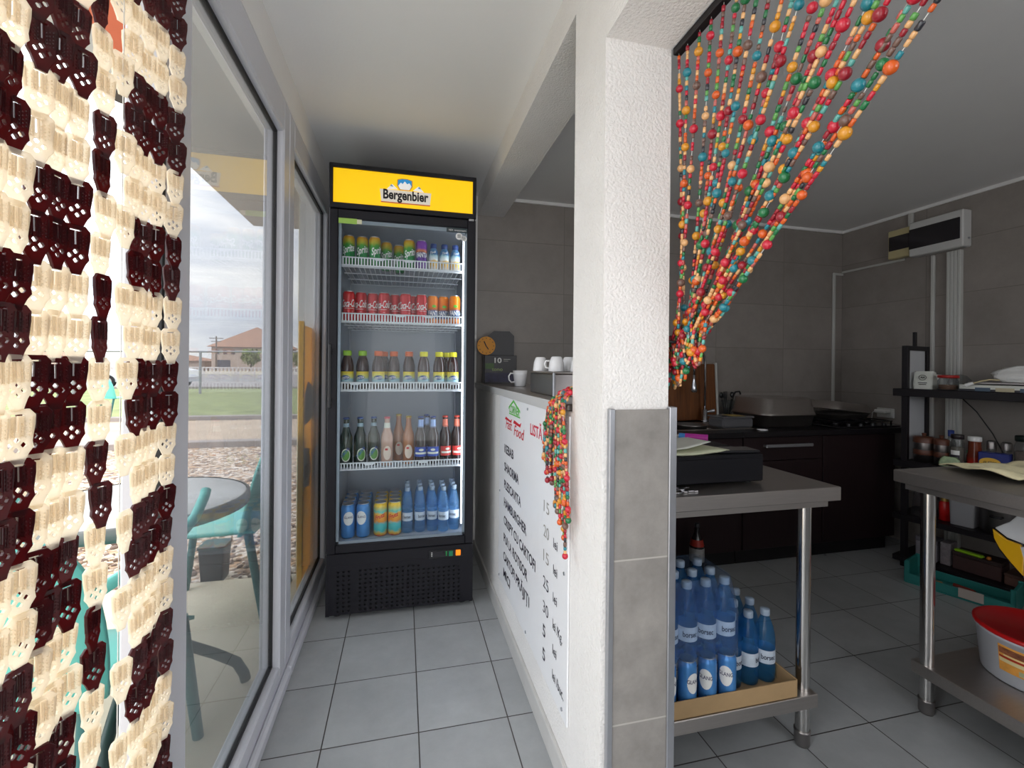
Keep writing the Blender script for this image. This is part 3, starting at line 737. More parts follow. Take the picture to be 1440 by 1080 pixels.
K_blue = bottle('beer_bottle', beer, 0, m_bglass, crown(.233), m_dkblue, None, None, band_lbl(m_lblue, m_wlab), '-', 'bottle', 'blue label beer bottles on the fourth fridge shelf', ([(.0170, .184), (.0147, .195), (.0136, .226)], m_foilb))
K_redb = bottle('beer_bottle', beer, 0, m_bglass, crown(.233), mat('crown_red', (190, 70, 56), .4, .2), None, None, band_lbl(m_lred, m_wlab), '-', 'bottle', 'red label beer bottles on the fourth fridge shelf', ([(.0170, .184), (.0147, .195), (.0136, .226)], m_coral))
m_bluecan = mat('pale_blue_can_print', (78, 142, 208), .28, .3, var=.08, scale=40)
def oval_can(t, r, h):
    b = B(); wrap_patch(b, r + .0006, h * .40, h * .80, FRONT - .75, FRONT + .75, shape='oval'); ov = b.done('oval_label', M_wprint, t)
    b = B(); wrap_text(b, 'GLANG', .016, r + .0011, h * .60, FRONT, width=.042, bold=.01); b.done('lettering', mat('navy_print', (40, 44, 90), .5), ov)
K_bcan = make_can('blue_drink_can', 0.0330, 0.166, m_bluecan, oval_can, '-', 'can', 'blue cans on the fridge floor')
m_tropic = bands('tropical_can_print', [(0, (220, 60, 70)), (0.018, (230, 190, 70)), (0.03, (70, 190, 190)), (0.06, (90, 200, 200)), (0.075, (240, 150, 50)), (0.11, (250, 190, 70)), (0.12, (90, 200, 190)), (0.15, (240, 200, 60))], .166, .28, .25, .18, 40)
m_rprint = mat('tropical_red_print', (222, 50, 60), .4)
K_trop = make_can('fruit_drink_can', 0.0330, 0.166, m_tropic, L_script('Frutz', .030, m_rprint, .35, .05, .55, .1, .03), '-', 'can', 'bright fruit drink cans on the fridge floor')
def waterm(name, tint, dc, d):
    return glass(name, tint, .6, .05, d, dc)
m_water = waterm('blue_water_bottle_plastic', (.56, .80, .98), (.07, .30, .60), .30)
m_waterf = waterm('clear_blue_water_bottle', (.74, .89, 1.0), (.30, .60, .92), .26)
wprof = [(0, .002), (.020, 0), (.0300, .004), (.0315, .02), (.0300, .030), (.0315, .04), (.0305, .06), (.0305, .105), (.0315, .12), (.0300, .145), (.0240, .175), (.0150, .198), (.0125, .205), (.0125, .212)]
wcap = [(.0140, .208), (.0145, .210), (.0145, .226), (.013, .228), (0, .228)]
def water(m, grp, k=1.0):
    def wl(lb):
        b = B(); wrap_text(b, 'borsec', .022, .0317 * k, .076, FRONT, width=.044 * k, bold=.02); b.done('lettering', mat('dark_print', (30, 40, 70), .5), lb)
    s = lambda p: [(r * k, z) for r, z in p]
    return bottle('water_bottle', s(wprof), 0, m, s(wcap), M_wcap, (.062, .104, .0311 * k), M_wlabel, wl, '-', 'bottle', grp)
M_wcap = mat('pale_blue_cap', (150, 166, 184), .4); M_wlabel = mat('pale_water_label', (196, 208, 222), .5, var=.1, scale=60)
K_fw = water(m_waterf, 'water bottles on the fridge floor', .86)
PROTO = [K_lime, K_cola, K_orange, K_grape, K_juice, K_tg, K_to, K_ty, K_green, K_rose, K_amber, K_blue, K_redb, K_bcan, K_trop, K_fw]
USED = set()
def place(k, x, y, z, label, rz=0.0, group=None):
    """the first placement moves the kind itself, later ones are copies"""
    if k.name not in USED:
        USED.add(k.name); k.location = (x, y, z); k.rotation_euler = (0, 0, rz); k['label'] = label
        if group: k['group'] = group
        return k
    return dup(k, (x, y, z), rz, label, group)
rg = random.Random(11)
def P(xm, y): return xm * y / 2.36
z1, z2, z3, z4, z5 = [z + 0.0005 for z in (SH[0], SH[1], SH[2], SH[3], 0.3532)]
for i, (xm, y) in enumerate([(-.270, 2.345), (-.206, 2.352), (-.1465, 2.340), (-.090, 2.42), (-.029, 2.47), (.022, 2.345)]):
    place(K_lime, P(xm, y), y, z1, 'green lemon soda can, %s from the door handle side on the top shelf' % ORD[i], rg.uniform(-.5, .7))
K_grape.location = (P(.083, 2.345), 2.345, z1); K_grape.rotation_euler = (0, 0, .1)
for i, xm in enumerate((.144, .200, .256)):
    place(K_juice, P(xm, 2.35), 2.35, z1, 'small blue-capped juice bottle on the top shelf, %s' % ['next to the purple can', 'middle of the three', 'nearest the light strip'][i], rg.uniform(-.3, .4))
for i, (xm, y) in enumerate([(-.268, 2.345), (-.210, 2.365), (-.153, 2.38), (-.099, 2.352), (-.046, 2.395), (.006, 2.345), (.041, 2.41), (.085, 2.355)]):
    place(K_cola, P(xm, y), y, z2, 'red cola can, %s from the door handle side on the second shelf' % ORD[i], rg.uniform(-.5, .5))
for i, (xm, y) in enumerate([(.142, 2.375), (.198, 2.385), (.256, 2.345)]):
    place(K_orange, P(xm, y), y, z2, 'orange soda can on the second shelf, %s' % ['next to the red cans', 'between two other orange cans', 'nearest the light strip'][i], rg.uniform(-.2, .3))
tl = [(-.272, 2.345, K_tg, 'lime-capped'), (-.200, 2.355, K_tg, 'lime-capped'), (-.124, 2.345, K_to, 'orange-capped'), (-.049, 2.375, K_to, 'orange-capped'), (.026, 2.37, K_to, 'orange-capped'), (.100, 2.35, K_ty, 'yellow-capped'), (.178, 2.35, K_ty, 'yellow-capped'), (.249, 2.345, K_ty, 'yellow-capped')]
for i, (xm, y, k, c) in enumerate(tl):
    place(k, P(xm, y), y, z3, 'iced tea bottle, %s, %s along the front of the third shelf' % (c, ORD[i]), rg.uniform(-.3, .5))
place(K_ty, .225, 2.43, z3, 'yellow-capped iced tea bottle half hidden behind the last front one', .2)
place(K_to, -.10, 2.44, z3, 'orange-capped iced tea bottle standing behind the third front one', .2)
b4 = [(-.274, 2.35, K_green, 'green-crest beer bottle on the fourth shelf, first from the door handle side'), (-.208, 2.355, K_green, 'green-crest beer bottle on the fourth shelf, second from the door handle side'), (-.143, 2.37, K_green, 'green-crest beer bottle on the fourth shelf, next to the pale rose bottle'),
      (-.079, 2.35, K_rose, 'pale rose cider bottle with a white neck label on the fourth shelf'), (.027, 2.37, K_amber, 'amber cider bottle with an oval label next to the blue-label beers'), (-.022, 2.47, K_amber, 'amber cider bottle set back behind the pale rose bottle'),
      (.088, 2.35, K_blue, 'blue-label beer bottle on the fourth shelf, next to the amber cider'), (.1500, 2.35, K_blue, 'blue-label beer bottle on the fourth shelf, next to the red-label beers'),
      (.2125, 2.36, K_redb, 'red-label beer bottle on the fourth shelf, next to the blue-label beers'), (.2735, 2.36, K_redb, 'red-label beer bottle on the fourth shelf, nearest the light strip'), (.118, 2.44, K_blue, 'blue-label beer bottle set back between two front ones')]
for xm, y, k, l in b4: place(k, P(xm, y), y, z4, l, rg.uniform(-.2, .4))
for c, xm in enumerate((-.262, -.190)):
    for r_ in range(4):
        y = 2.345 + r_ * .069
        place(K_bcan, P(xm, 2.345), y, z5, 'blue can on the fridge floor, %s file from the left, %s row back' % (ORD[c], ORD[r_]), rg.uniform(-.3, .4))
for c, xm in enumerate((-.107, -.038)):
    for r_ in range(4):
        y = 2.345 + r_ * .069
        place(K_trop, P(xm, 2.345), y, z5, 'bright fruit drink can on the fridge floor, %s file, %s row back' % (ORD[c], ORD[r_]), rg.uniform(-.3, .4))
for c, xm in enumerate((.025, .088, .150, .206, .263)):
    for r_ in range(3):
        y = (2.355 if c not in (3,) else 2.335) + r_ * .067
        if c == 3: xx = P(xm, y) + .002
        place(K_fw, P(xm, 2.35), y, z5, 'blue water bottle on the fridge floor, %s file from the cans, %s row back' % (ORD[c], ORD[r_]), rg.uniform(-.5, .6))
# ------------------------------------------------------------------ strip curtain in the terrace doorway
LINK_P = 0.0565
def link_mesh():
    cu = bpy.data.curves.new('link', 'CURVE'); cu.dimensions = '2D'; cu.fill_mode = 'BOTH'; cu.extrude = 0.0015; cu.bevel_depth = 0.0006; cu.bevel_resolution = 0
    def sp(pts):
        s = cu.splines.new('POLY'); s.points.add(len(pts) - 1)
        for p, q in zip(s.points, pts): p.co = (q[0], q[1], 0, 1)
        s.use_cyclic_u = True
    half = [(.0100, .001), (.0150, -.005), (.0148, -.016), (.0126, -.034), (.0136, -.041), (.0098, -.047), (.0062, -.056), (.0050, -.0605)]
    sp(half + [(-x, y) for x, y in half[::-1]])
    sp([(-.0062, -.0035), (.0062, -.0035), (.0062, -.0065), (.0014, -.0065), (.0014, -.024), (-.0014, -.024), (-.0014, -.0065), (-.0062, -.0065)])
    for cx, cy in ((0, -.0322), (.0060, -.0378), (-.0060, -.0378), (0, -.0434)):
        sp([(cx + .0036, cy), (cx + .0014, cy + .0036), (cx - .0014, cy + .0036), (cx - .0036, cy), (cx - .0014, cy - .0036), (cx + .0014, cy - .0036)])
    for cx in (-.0105, -.0072, -.0042, .0042, .0072, .0105):
        for k in range(5):
            if abs(cx) < .005 and k < 1: continue
            cy = -.0105 - k * .0042 - (.002 if abs(cx) > .005 and abs(cx) < .01 else 0)
            sp([(cx + .0012, cy), (cx, cy + .0014), (cx - .0012, cy), (cx, cy - .0014)])
    return curve_bm(cu)
LV, LF = link_mesh()
LV, LF = list(LV), list(LF)
for cx, w_ in ((-.0130, .0007), (-.0057, .0005), (-.0026, .0005), (.0026, .0005), (.0057, .0005), (.0130, .0007)):   # moulded ribs
    k = len(LV)
    for z in (-.0026, .0026):
        LV += [(cx - w_, -.007, z), (cx + w_, -.007, z), (cx * .94 + w_, -.029, z), (cx * .94 - w_, -.029, z)]
    LF += [(k, k + 1, k + 2, k + 3), (k + 7, k + 6, k + 5, k + 4), (k, k + 4, k + 5, k + 1), (k + 1, k + 5, k + 6, k + 2), (k + 2, k + 6, k + 7, k + 3), (k + 3, k + 7, k + 4, k)]
M_brown = translucent('dark_red_brown_plastic', (58, 20, 26), .45, (150, 44, 36), .2, trans=.08)
M_ivory = translucent('ivory_plastic', (238, 230, 216), .55, (250, 243, 230), .3, trans=.30)
M_thread = mat('clear_thread', (220, 220, 216), .4)
M_blackbar = mat('black_curtain_bar', (24, 20, 22), .5)
sc = thing('strip_curtain', 'door curtain of brown and ivory plastic links hanging at the terrace doorway', 'curtain', (XL + 0.02, 0.5, 2.085), 0)
b = B(); b.box((-0.010, -0.52, -0.008), (0.010, 0.462, 0.010), 0, 0.003); b.done('curtain_rail', M_pvc, sc)
rg = random.Random(21)
strip = [(.37, 1), (.41, 1), (.45, 1), (.49, 1), (.53, 1),
         (.572, 1), (.603, 1), (.634, 0), (.660, 0), (.687, 0), (.733, 1), (.788, 2), (.826, 0), (.858, 0), (.886, 0), (.934, 0)]
for n, (y, ph) in enumerate(strip):
    b = B(); z = 0.0; i = 0
    zt = 2.07; zph = 1.205
    zz = zt
    off = (zt - zph) % LINK_P
    zz = zt - off + LINK_P * 0
    tw0 = rg.uniform(-.35, .35)
    k = int(round((zz - zph) / LINK_P))
    while zz > 0.07:
        # k counts links above the phase height; two dark, two pale in turn
        dark = ((-k) // 2) % 2 == 0 if ph == 0 else ((-k) // 2) % 2 == 1
        if ph == 2: dark = False
        tw = .35 + tw0 + rg.uniform(-.28, .28)
        dx = 0.006 * math.sin(zz * 3 + n) + rg.uniform(-.002, .002)
        if ph == 2 and k % 2: 
            zz -= LINK_P; k -= 1; continue
        # link face looks into the passage (+X) turned a little towards the room's near end
        ex = Vector((math.sin(tw), math.cos(tw), 0))
        M = basis((dx, y - 0.5 + rg.uniform(-.003, .003), zz - 2.085 + rg.uniform(-.002, .002)), ex, (rg.uniform(-.03, .03), 0, 1))
        b.add(LV, LF, 0 if dark else 1, False, M)
        zz -= LINK_P; k -= 1
    b.cyl((0.0, y - 0.5, 0.08 - 2.085 if ph == 2 else -.03), (0.0, y - 0.5, -0.008), 0.0008, seg=5, mi=2)
    b.done('strand', [M_brown, M_ivory, M_thread], sc)

# ------------------------------------------------------------------ wooden bead curtain, tied back to the pillar
PAL = [(198, 30, 56), (152, 24, 42), (214, 92, 28), (214, 146, 34), (26, 112, 64), (32, 128, 142), (226, 174, 118), (112, 84, 74), (44, 44, 52), (90, 156, 76), (190, 96, 86), (92, 168, 160)]
PM = [mat('bead_lacquer_' + n, c, .28, var=.12, scale=60, coat=.4) for n, c in zip(('crimson', 'dark_red', 'orange', 'amber', 'green', 'teal', 'peach', 'brown', 'charcoal', 'leaf_green', 'coral', 'aqua'), PAL)] + [M_thread]
BIG = [0, 0, 1, 2, 2, 3, 3, 4, 5, 5, 7, 0, 6]
SMALL = [0, 0, 1, 1, 2, 2, 3, 4, 4, 5, 6, 6, 6, 7, 7, 8, 9, 10, 11]
def bead_strand(b, pts, rg, r_small=.0039, l_small=.0112, r_big=.0096, big_end=False):
    P = [Vector(p) for p in pts]
    L = [0]
    for a, c in zip(P, P[1:]): L.append(L[-1] + (c - a).length)
    def at(s):
        s = min(max(s, 0), L[-1])
        for i in range(len(P) - 1):
            if s <= L[i + 1] or i == len(P) - 2:
                t = (s - L[i]) / max(1e-9, L[i + 1] - L[i]); return P[i].lerp(P[i + 1], t), (P[i + 1] - P[i]).normalized()
    s = .006; nxt = rg.randint(2, 7)
    b.tube(P, .0008, 4, 12)
    while s < L[-1] - .004:
        if nxt <= 0:
            s += r_big; p, t = at(s); 
            b.sphere(p, r_big * rg.uniform(.88, 1.08), rg.choice(BIG), 12, 8); s += r_big + .0005; nxt = rg.randint(5, 8)
        else:
            ll = l_small * rg.uniform(.75, 1.15)
            if rg.random() < .05: s += rg.uniform(.004, .012); nxt -= 1; continue
            p, t = at(s + ll / 2); q = t.to_track_quat('Z', 'Y').to_matrix().to_4x4()
            rr = r_small * rg.uniform(.85, 1.12)
            b.lathe([(0, -ll / 2), (rr * .75, -ll / 2), (rr, -ll * .34), (rr, ll * .34), (rr * .75, ll / 2), (0, ll / 2)], 8, rg.choice(SMALL), Matrix.Translation(p) @ q, True)
            s += ll + .0004; nxt -= 1
    if big_end: b.sphere(P[-1], r_big, rg.choice(BIG), 12, 8)
bc = thing('bead_curtain', 'colourful wooden bead curtain tied back beside the pillar, its ends hung over the counter', 'curtain', (0.645, 0.5, 1.975))
O = Vector((0.645, 0.5, 1.975))
b = B(); b.box((-0.010, -0.43, -0.008), (0.012, 0.484, 0.010), 0, 0.002); b.done('curtain_rail', M_blackbar, bc)
rg = random.Random(5)
NS = 24
for i in range(NS):
    y0 = 0.972 - 0.890 * i / (NS - 1) + rg.uniform(-.006, .006); z0 = 1.968
    # tie point beside the pillar on the kitchen side
    ty = 1.005 - 0.145 * (i / NS) + rg.uniform(-.012, .012); tz = 1.315 + rg.uniform(-.03, .025) + .02 * (i / NS); tx = .672 + rg.uniform(-.014, .022)
    d = (y0 - ty)
    slack = max(0.0, 1 - abs(d) / .5) * .3
    c1 = Vector((.645, y0 - d * .10 * (1 - slack), 1.70)); mid = Vector((.652, y0, z0)).lerp(Vector((tx, ty, tz)), .5)
    c = mid.lerp(Vector((.648, y0 - d * .12, 1.50 - .06 * slack)), slack)
    A, T = Vector((.645, y0, z0)), Vector((tx, ty, tz))
    pts = []
    for k in range(25):
        t = k / 24; pts.append(A * (1 - t) ** 2 + c * (2 * t * (1 - t)) + T * t ** 2)
    # gathered end: droops and turns in behind the pillar
    e = Vector((.690 + rg.uniform(-.01, .03), 1.07 + rg.uniform(0, .08), 1.20 + rg.uniform(-.03, .06)))
    for k in range(1, 9):
        t = k / 8; q = T.lerp(e, t); q.z -= math.sin(PI * t) * rg.uniform(.02, .06); pts.append(q)
    b = B(); bead_strand(b, [p - O for p in pts], rg); b.done('strand', PM, bc)
# loose loops under the tie
for i in range(24):
    yq = rg.uniform(.89, 1.04); a = Vector((.665 + rg.uniform(-.008, .02), yq, 1.27 + (1.03 - yq) * .4 - rg.uniform(0, .03))); e = a + Vector((rg.uniform(-.01, .02), rg.uniform(.02, .07), rg.uniform(-.02, .02)))
    drop = rg.uniform(.035, .115); pts = []
    for k in range(13):
        t = k / 12; q = a.lerp(e, t); q.z -= drop * math.sin(PI * t); pts.append(q - O)
    b = B(); bead_strand(b, pts, rg); b.done('loop', PM, bc)
for i in range(3):
    a = Vector((.655 + .006 * i, 1.0 + .012 * i, 1.25)); pts = [a + Vector((0.002 * k, 0.003 * k * (i - 1), -.018 * k)) - O for k in range(6 - i)]
    b = B(); bead_strand(b, pts, rg, big_end=(i == 1)); b.done('strand_end', PM, bc)
# cord that ties the bundle
b = B(); pts = [(.66 + .03 * math.cos(t) - O.x, 1.03 + .035 * math.sin(t) - O.y, 1.275 + .01 * math.sin(t) - O.z) for t in [2 * PI * k / 16 for k in range(16)]]
b.tube(pts, .004, 6, 0, closed=True); b.done('tie_cord', M_blackbar, bc)
# ends hanging over the counter
for i in range(22):
    u = i / 21
    yb = 1.140 + .205 * u + rg.uniform(-.006, .006); top = Vector((.470 + rg.uniform(0, .03), 1.200 + .03 * u, 1.134 + rg.uniform(-.008, .012)))
    out = Vector((.4365 - .004 * u - rg.uniform(0, .012), 1.172 + .105 * u + rg.uniform(-.005, .005), 1.105 - .012 * u)); xo = .4375 - rg.uniform(0, .018)
    zb = rg.uniform(.80, .93) if u > .40 else rg.uniform(.73, .86)
    if i in (2, 4): zb = .69 + .04 * (i == 4)
    if u > .85: zb = rg.uniform(.90, 1.0)
    pts = [Vector((.60, 1.21, 1.125)), Vector((.54, 1.205, 1.135)), top, top.lerp(out, .55) + Vector((0, 0, .012)), out]
    for k in range(1, 11):
        t = k / 10; pts.append(Vector((out.x + (xo - out.x) * t, out.y + (yb - out.y) * min(1, t * 1.6) - .02 * max(0, t - .6), out.z + (zb - out.z) * t)))
    b = B(); bead_strand(b, [p - O for p in pts], rg, r_small=.0045, r_big=.0086, big_end=True); b.done('hanging_end', PM, bc)

# ------------------------------------------------------------------ menu board on the half wall
M_board = mat('white_menu_sheet', (240, 241, 244), .35, var=.01)
M_red = mat('menu_red', (206, 24, 44), .5); M_pink = mat('menu_rose_red', (214, 40, 74), .5); M_grn = mat('menu_green', (92, 190, 70), .5); M_navy = mat('menu_dark_ink', (40, 34, 52), .5); M_pale = mat('menu_thin_ink', (150, 146, 140), .5)
mb = thing('menu_board', 'white price list board fixed on the half wall under the counter', 'sign', (X1 - 0.001, 1.655, 0.62))
ox, oy, oz = X1 - 0.001, 1.655, 0.62
b = B(); b.box((-0.005, 1.187 - oy, .19 - oz), (0, 2.123 - oy, 1.062 - oz), 0, .001); b.done('panel', M_board, mb)
def mtext(b, s, y, z, size, width, xo=-.0058, **kw):
    put_text(b, s, size, basis((xo, y - oy, z - oz), (0, -1, 0), (0, 0, 1)), width=width, align='LEFT', **kw)
rows = [('KEBAB', .810, .172), ('SHAORMA', .728, .262), ('PLESCAVITA', .648, .300), ('HAMBURGHER', .567, .385), ('CRISPY CU CARTOFI', .486, .505), ('PUI', .405, .078), ('$LA', .405, .052), ('#ROTISOR', .405, .232), ('CARTOFI', .323, .212), ('@PR\u0102JI\u021aI', .323, .200), ('MICI', .246, .130)]
for s, z, wd in rows:
    y0_ = {'@': 2.008 - .232, '#': 2.008 - .172, '$': 2.008 - .099}.get(s[0], 2.008); s = s.lstrip('@#$')
    b = B(); mtext(b, s, y0_, z, .054, wd, bold=.02); o = b.done('lettering', M_navy, mb)
b = B(); mtext(b, 'Fast', 1.985, .925, .062, .115, shear=.25, bold=.008)
b.prism([(2.002 - oy, .962 - oz), (1.985 - oy, .974 - oz), (1.90 - oy, .966 - oz), (1.87 - oy, .975 - oz), (1.885 - oy, .958 - oz), (1.97 - oy, .962 - oz)], -.0062, -.005, 'x')
b.done('lettering', M_red, mb); b = B(); mtext(b, 'Food', 1.832, .915, .062, .165, shear=.25, bold=.008)
b.prism([(1.845 - oy, .962 - oz), (1.83 - oy, .976 - oz), (1.74 - oy, .969 - oz), (1.715 - oy, .978 - oz), (1.73 - oy, .959 - oz), (1.82 - oy, .962 - oz)], -.0062, -.005, 'x')
b.done('lettering', M_red, mb)
b = B(); mtext(b, 'LIST\u0102 DE', 1.583, .955, .056, .235, bold=.018); b.done('lettering', M_pink, mb)
b = B(); mtext(b, 'CORNER', 1.922, 1.002, .046, .180, bold=.02)
for (y, z) in [((1.93, 1.024), (1.845, 1.060)), ((1.845, 1.060), (1.735, 1.024))]:
    (ya, za), (yb_, zb_) = y, z
    b.prism([(ya - oy, za - oz), (yb_ - oy, zb_ - oz), (yb_ - oy, zb_ - .009 - oz), (ya - oy, za - .009 - oz)], -.0062, -.005, 'x')
b.box((-.0062, 1.735 - oy, .994 - oz), (-.005, 1.922 - oy, .999 - oz)); b.done('house_emblem', M_grn, mb)
prices = [('15', .728), ('20', .648), ('15', .567), ('25', .482), ('30', .400), ('5', .323), ('5', .246)]
for i, (s, z) in enumerate(prices):
    b = B(); mtext(b, s, 1.412, z, .055, .056 if len(s) == 2 else .028, bold=-.004 if i < 5 else .012); b.done('price', M_navy if i >= 3 else M_pale, mb)
for s, z, wd in [('lei', .648, .036), ('lei', .567, .036), ('lei', .482, .036), ('lei /Kg.', .400, .085), ('lei', .323, .036), ('lei /buc.', .246, .10)]:
    b = B(); mtext(b, s, 1.312, z, .042, wd, bold=.006); b.done('price_unit', M_navy, mb)
for y, z in ((1.62, 1.042), (1.21, 1.042), (1.215, .61), (2.10, .61), (1.62, .21), (1.225, .215), (2.10, .21)):
    b = B(); b.cyl((-.005, y - oy, z - oz), (-.008, y - oy, z - oz), .005, seg=12); b.done('screw', M_alu, mb)

# ------------------------------------------------------------------ counter top and what stands on it
M_steel = mat('brushed_stainless_steel', (188, 182, 178), .38, 1.0, var=.05, scale=12, stretch=(1, 14, 14))
M_steel_d = mat('dark_stainless_steel', (160, 155, 154), .36, 1.0, var=.05, scale=8)
M_porc = mat('white_porcelain', (236, 236, 238), .2, coat=.5)
ct = thing('counter_top', 'grey steel-clad counter slab along the top of the half wall', 'counter', (.555, 2.05, 1.075))
b = B(); b.box((-.105, -.845, .001), (.165, .84, .020), 0, .003); b.done('slab', M_steel, ct)
b = B(); b.box((-.1075, -.835, -.012), (-.103, .84, .0205), 0, .001); b.done('front_edge', mat('pale_grey_edge', (196, 196, 196), .45), ct)
CTZ = 1.0956
mg = thing('coffee_mug', 'white mug standing upright alone on the steel counter', 'mug', (.605, 2.33, CTZ))
b = B(); b.lathe([(0, .001), (.026, 0), (.029, .003), (.037, .06), (.0395, .085), (.038, .085), (.035, .06), (.027, .008), (0, .006)], 28); b.done('cup_body', M_porc, mg)
b = B(); b.tube([(-.035 * 1.0, 0, .068), (-.052, 0, .070), (-.062, 0, .055), (-.060, 0, .035), (-.048, 0, .022), (-.031, 0, .024)], .0042, 8); b.done('handle', M_porc, mg)
sb = thing('steel_cup_warmer', 'low steel box on the counter with upturned white cups on its lid', 'appliance', (.60, 1.66, CTZ))
b = B(); b.box((-.085, -.15, 0), (.085, .15, .080), 0, .003); b.done('housing', M_steel_d, sb)
b = B(); b.box((-.089, -.154, .080), (.089, .154, .088), 0, .003); b.done('lid', M_steel, sb)
b = B(); b.box((-.089, -.155, 0), (-.080, -.146, .086), 0, .002); b.done('corner_post', M_alu, sb)
def cup(label):
    t = thing('espresso_cup', label, 'cup', (0, 0, 0), 0, 'upturned white cups on the steel box')
    b = B(); b.lathe([(.030, 0), (.0305, .004), (.027, .035), (.021, .052), (.017, .056), (0, .056)], 24)
    b.lathe([(.028, .0005), (.025, .035), (.018, .05), (0, .051)], 24); b.done('cup_body', M_porc, t)
    b = B(); b.tube([(.027, 0, .040), (.040, 0, .040), (.046, 0, .028), (.041, 0, .014), (.029, 0, .012)], .0035, 8); b.done('handle', M_porc, t)
    return t
c0 = cup('upturned white cup on the steel box, first from the fridge'); ZC0 = CTZ + .0885
c0.location = (.538, 1.745, ZC0); c0.rotation_euler = (0, 0, -.5)
dup(c0, (.560, 1.612, ZC0), 2.6, 'upturned white cup on the steel box, second from the fridge')
dup(c0, (.628, 1.66, ZC0), .4, 'upturned white cup on the steel box, third from the fridge')
dup(c0, (.622, 1.545, ZC0), .8, 'upturned white cup on the steel box, closest to the pillar')
# battery-and-coffee display box (mascot left off)
bx = thing('cardboard_display_box', 'black cardboard counter display printed 10 with an orange dial behind', 'box', (.585, 2.78, CTZ))
M_card = mat('black_printed_card', (30, 28, 34), .4, var=.1, scale=20)
b = B(); b.box((-.10, -.035, 0), (.105, .035, .175), 0, .002); b.done('tray', M_card, bx)
b = B(); put_text(b, '10', .045, basis((-.015, -.0358, .128), (1, 0, 0), (0, 0, 1)), width=.045, bold=.02); b.done('lettering', M_wprint, bx)
b = B(); b.box((.02, -.0358, .148), (.065, -.0352, .152)); b.box((.02, -.0358, .138), (.05, -.0352, .141)); b.done('small_print', mat('card_grey_print', (170, 170, 164), .5), bx)
b = B(); put_text(b, 'tono', .03, basis((-.02, -.0360, .078), (1, 0, 0), (0, 0, 1)), width=.07, bold=.02); b.done('lettering', mat('card_olive_print', (150, 170, 110), .5), bx)
b = B(); b.box((-.095, -.0357, .09), (-.04, -.0352, .125)); b.done('print_patch', mat('card_green_print', (70, 100, 50), .5), bx)
b = B(); b.box((-.095, -.0357, .008), (.10, -.0352, .066)); b.done('print_patch', mat('card_blue_print', (44, 42, 74), .5, var=.5, scale=22), bx)
b = B(); b.prism([(-.07, .17), (-.07, .30), (-.03, .33), (.07, .33), (.10, .30), (.10, .17)], .020, .024, 'y'); b.done('back_card', M_card, bx)
b = B(); b.cyl((-.082, .016, .235), (-.082, .008, .235), .058, seg=28); dl = b.done('dial', mat('dial_orange', (226, 150, 20), .5), bx)
b = B()
for k in range(12):
    a = k * PI / 6; b.box((-.082 + .047 * math.cos(a) - .0025, .0065, .235 + .047 * math.sin(a) - .0025), (-.082 + .047 * math.cos(a) + .0025, .0078, .235 + .047 * math.sin(a) + .0025))
b.prism([(-.100, .262), (-.094, .264), (-.080, .234), (-.066, .214), (-.070, .211), (-.086, .232)], .0062, .0078, 'y'); b.done('dial_marks', M_ink, dl)
# ------------------------------------------------------------------ kitchen base cabinets, worktop, sink
M_wenge = mat('dark_wenge_laminate', (38, 25, 27), .42, spec=.3, var=.22, scale=6, stretch=(14, 14, 1))
M_plinth = mat('black_plinth', (20, 16, 18), .5)
M_top = mat('black_worktop', (24, 21, 24), .3, spec=.35, var=.15, scale=40)
cabs = [(.655, 1.385, 'dark wood base cabinet in the corner behind the half wall'), (1.390, 1.993, 'dark wood base cabinet under the sink, behind the stack of water bottles'), (1.998, 2.588, 'dark wood base cabinet with the long silver drawer handle'), (2.593, 3.185, 'plain dark wood base cabinet below the gas hob')]
for i, (x0, x1, l) in enumerate(cabs):
    t = thing('base_cabinet', l, 'cabinet', ((x0 + x1) / 2, 2.60, 0), 0, 'dark kitchen base cabinets')
    w2 = (x1 - x0) / 2
    b = B(); b.box((-w2, -.265, .10), (w2, .275, .785 if i != 1 else .62), 0, .001); b.done('carcass', M_wenge, t)
    b = B(); b.box((-w2, -.225, .0), (w2, .25, .0995)); b.done('plinth', M_plinth, t)
    if i == 2:
        b = B(); b.box((-w2 + .002, -.285, .640), (w2 - .002, -.266, .782), 0, .0015); d = b.done('drawer', M_wenge, t)
        b = B(); b.box((-.155, -.316, .722), (.195, -.306, .742), 0, .004); b.box((-.150, -.308, .726), (-.138, -.284, .738)); b.box((.178, -.308, .726), (.190, -.284, .738)); b.done('handle', M_alu, d)
        b = B(); b.box((-w2 + .002, -.285, .103), (w2 - .002, -.266, .636), 0, .0015); b.done('door', M_wenge, t)
    else:
        b = B(); b.box((-w2 + .002, -.285, .103), (w2 - .002, -.266, .782), 0, .0015); b.done('door', M_wenge, t)
b = B(); WZ0, WZ = .787, .820
hx0, hx1, hy0, hy1 = 1.60, 1.98, 2.43, 2.74
b.box((.65, 2.29, WZ0), (hx0, 2.885, WZ), 0, .002); b.box((hx1, 2.29, WZ0), (3.40, 2.885, WZ), 0, .002); b.box((hx0, 2.29, WZ0), (hx1, hy0, WZ), 0, .002); b.box((hx0, hy1, WZ0), (hx1, 2.885, WZ), 0, .002)
o = b.done('worktop', M_top); tag(o, 'long black worktop along the back kitchen wall', 'worktop')
sk = thing('kitchen_sink', 'stainless sink set into the black worktop behind the pillar', 'sink', (1.79, 2.585, WZ))
b = B(); 
b.box((-.215, -.18, .0008), (.38, -.152, .004), 0, .001); b.box((-.215, .152, .0008), (.38, .18, .004), 0, .001); b.box((-.215, -.155, .0008), (-.187, .155, .004)); b.box((.187, -.155, .0008), (.38, .155, .004)); b.done('rim', M_steel, sk)
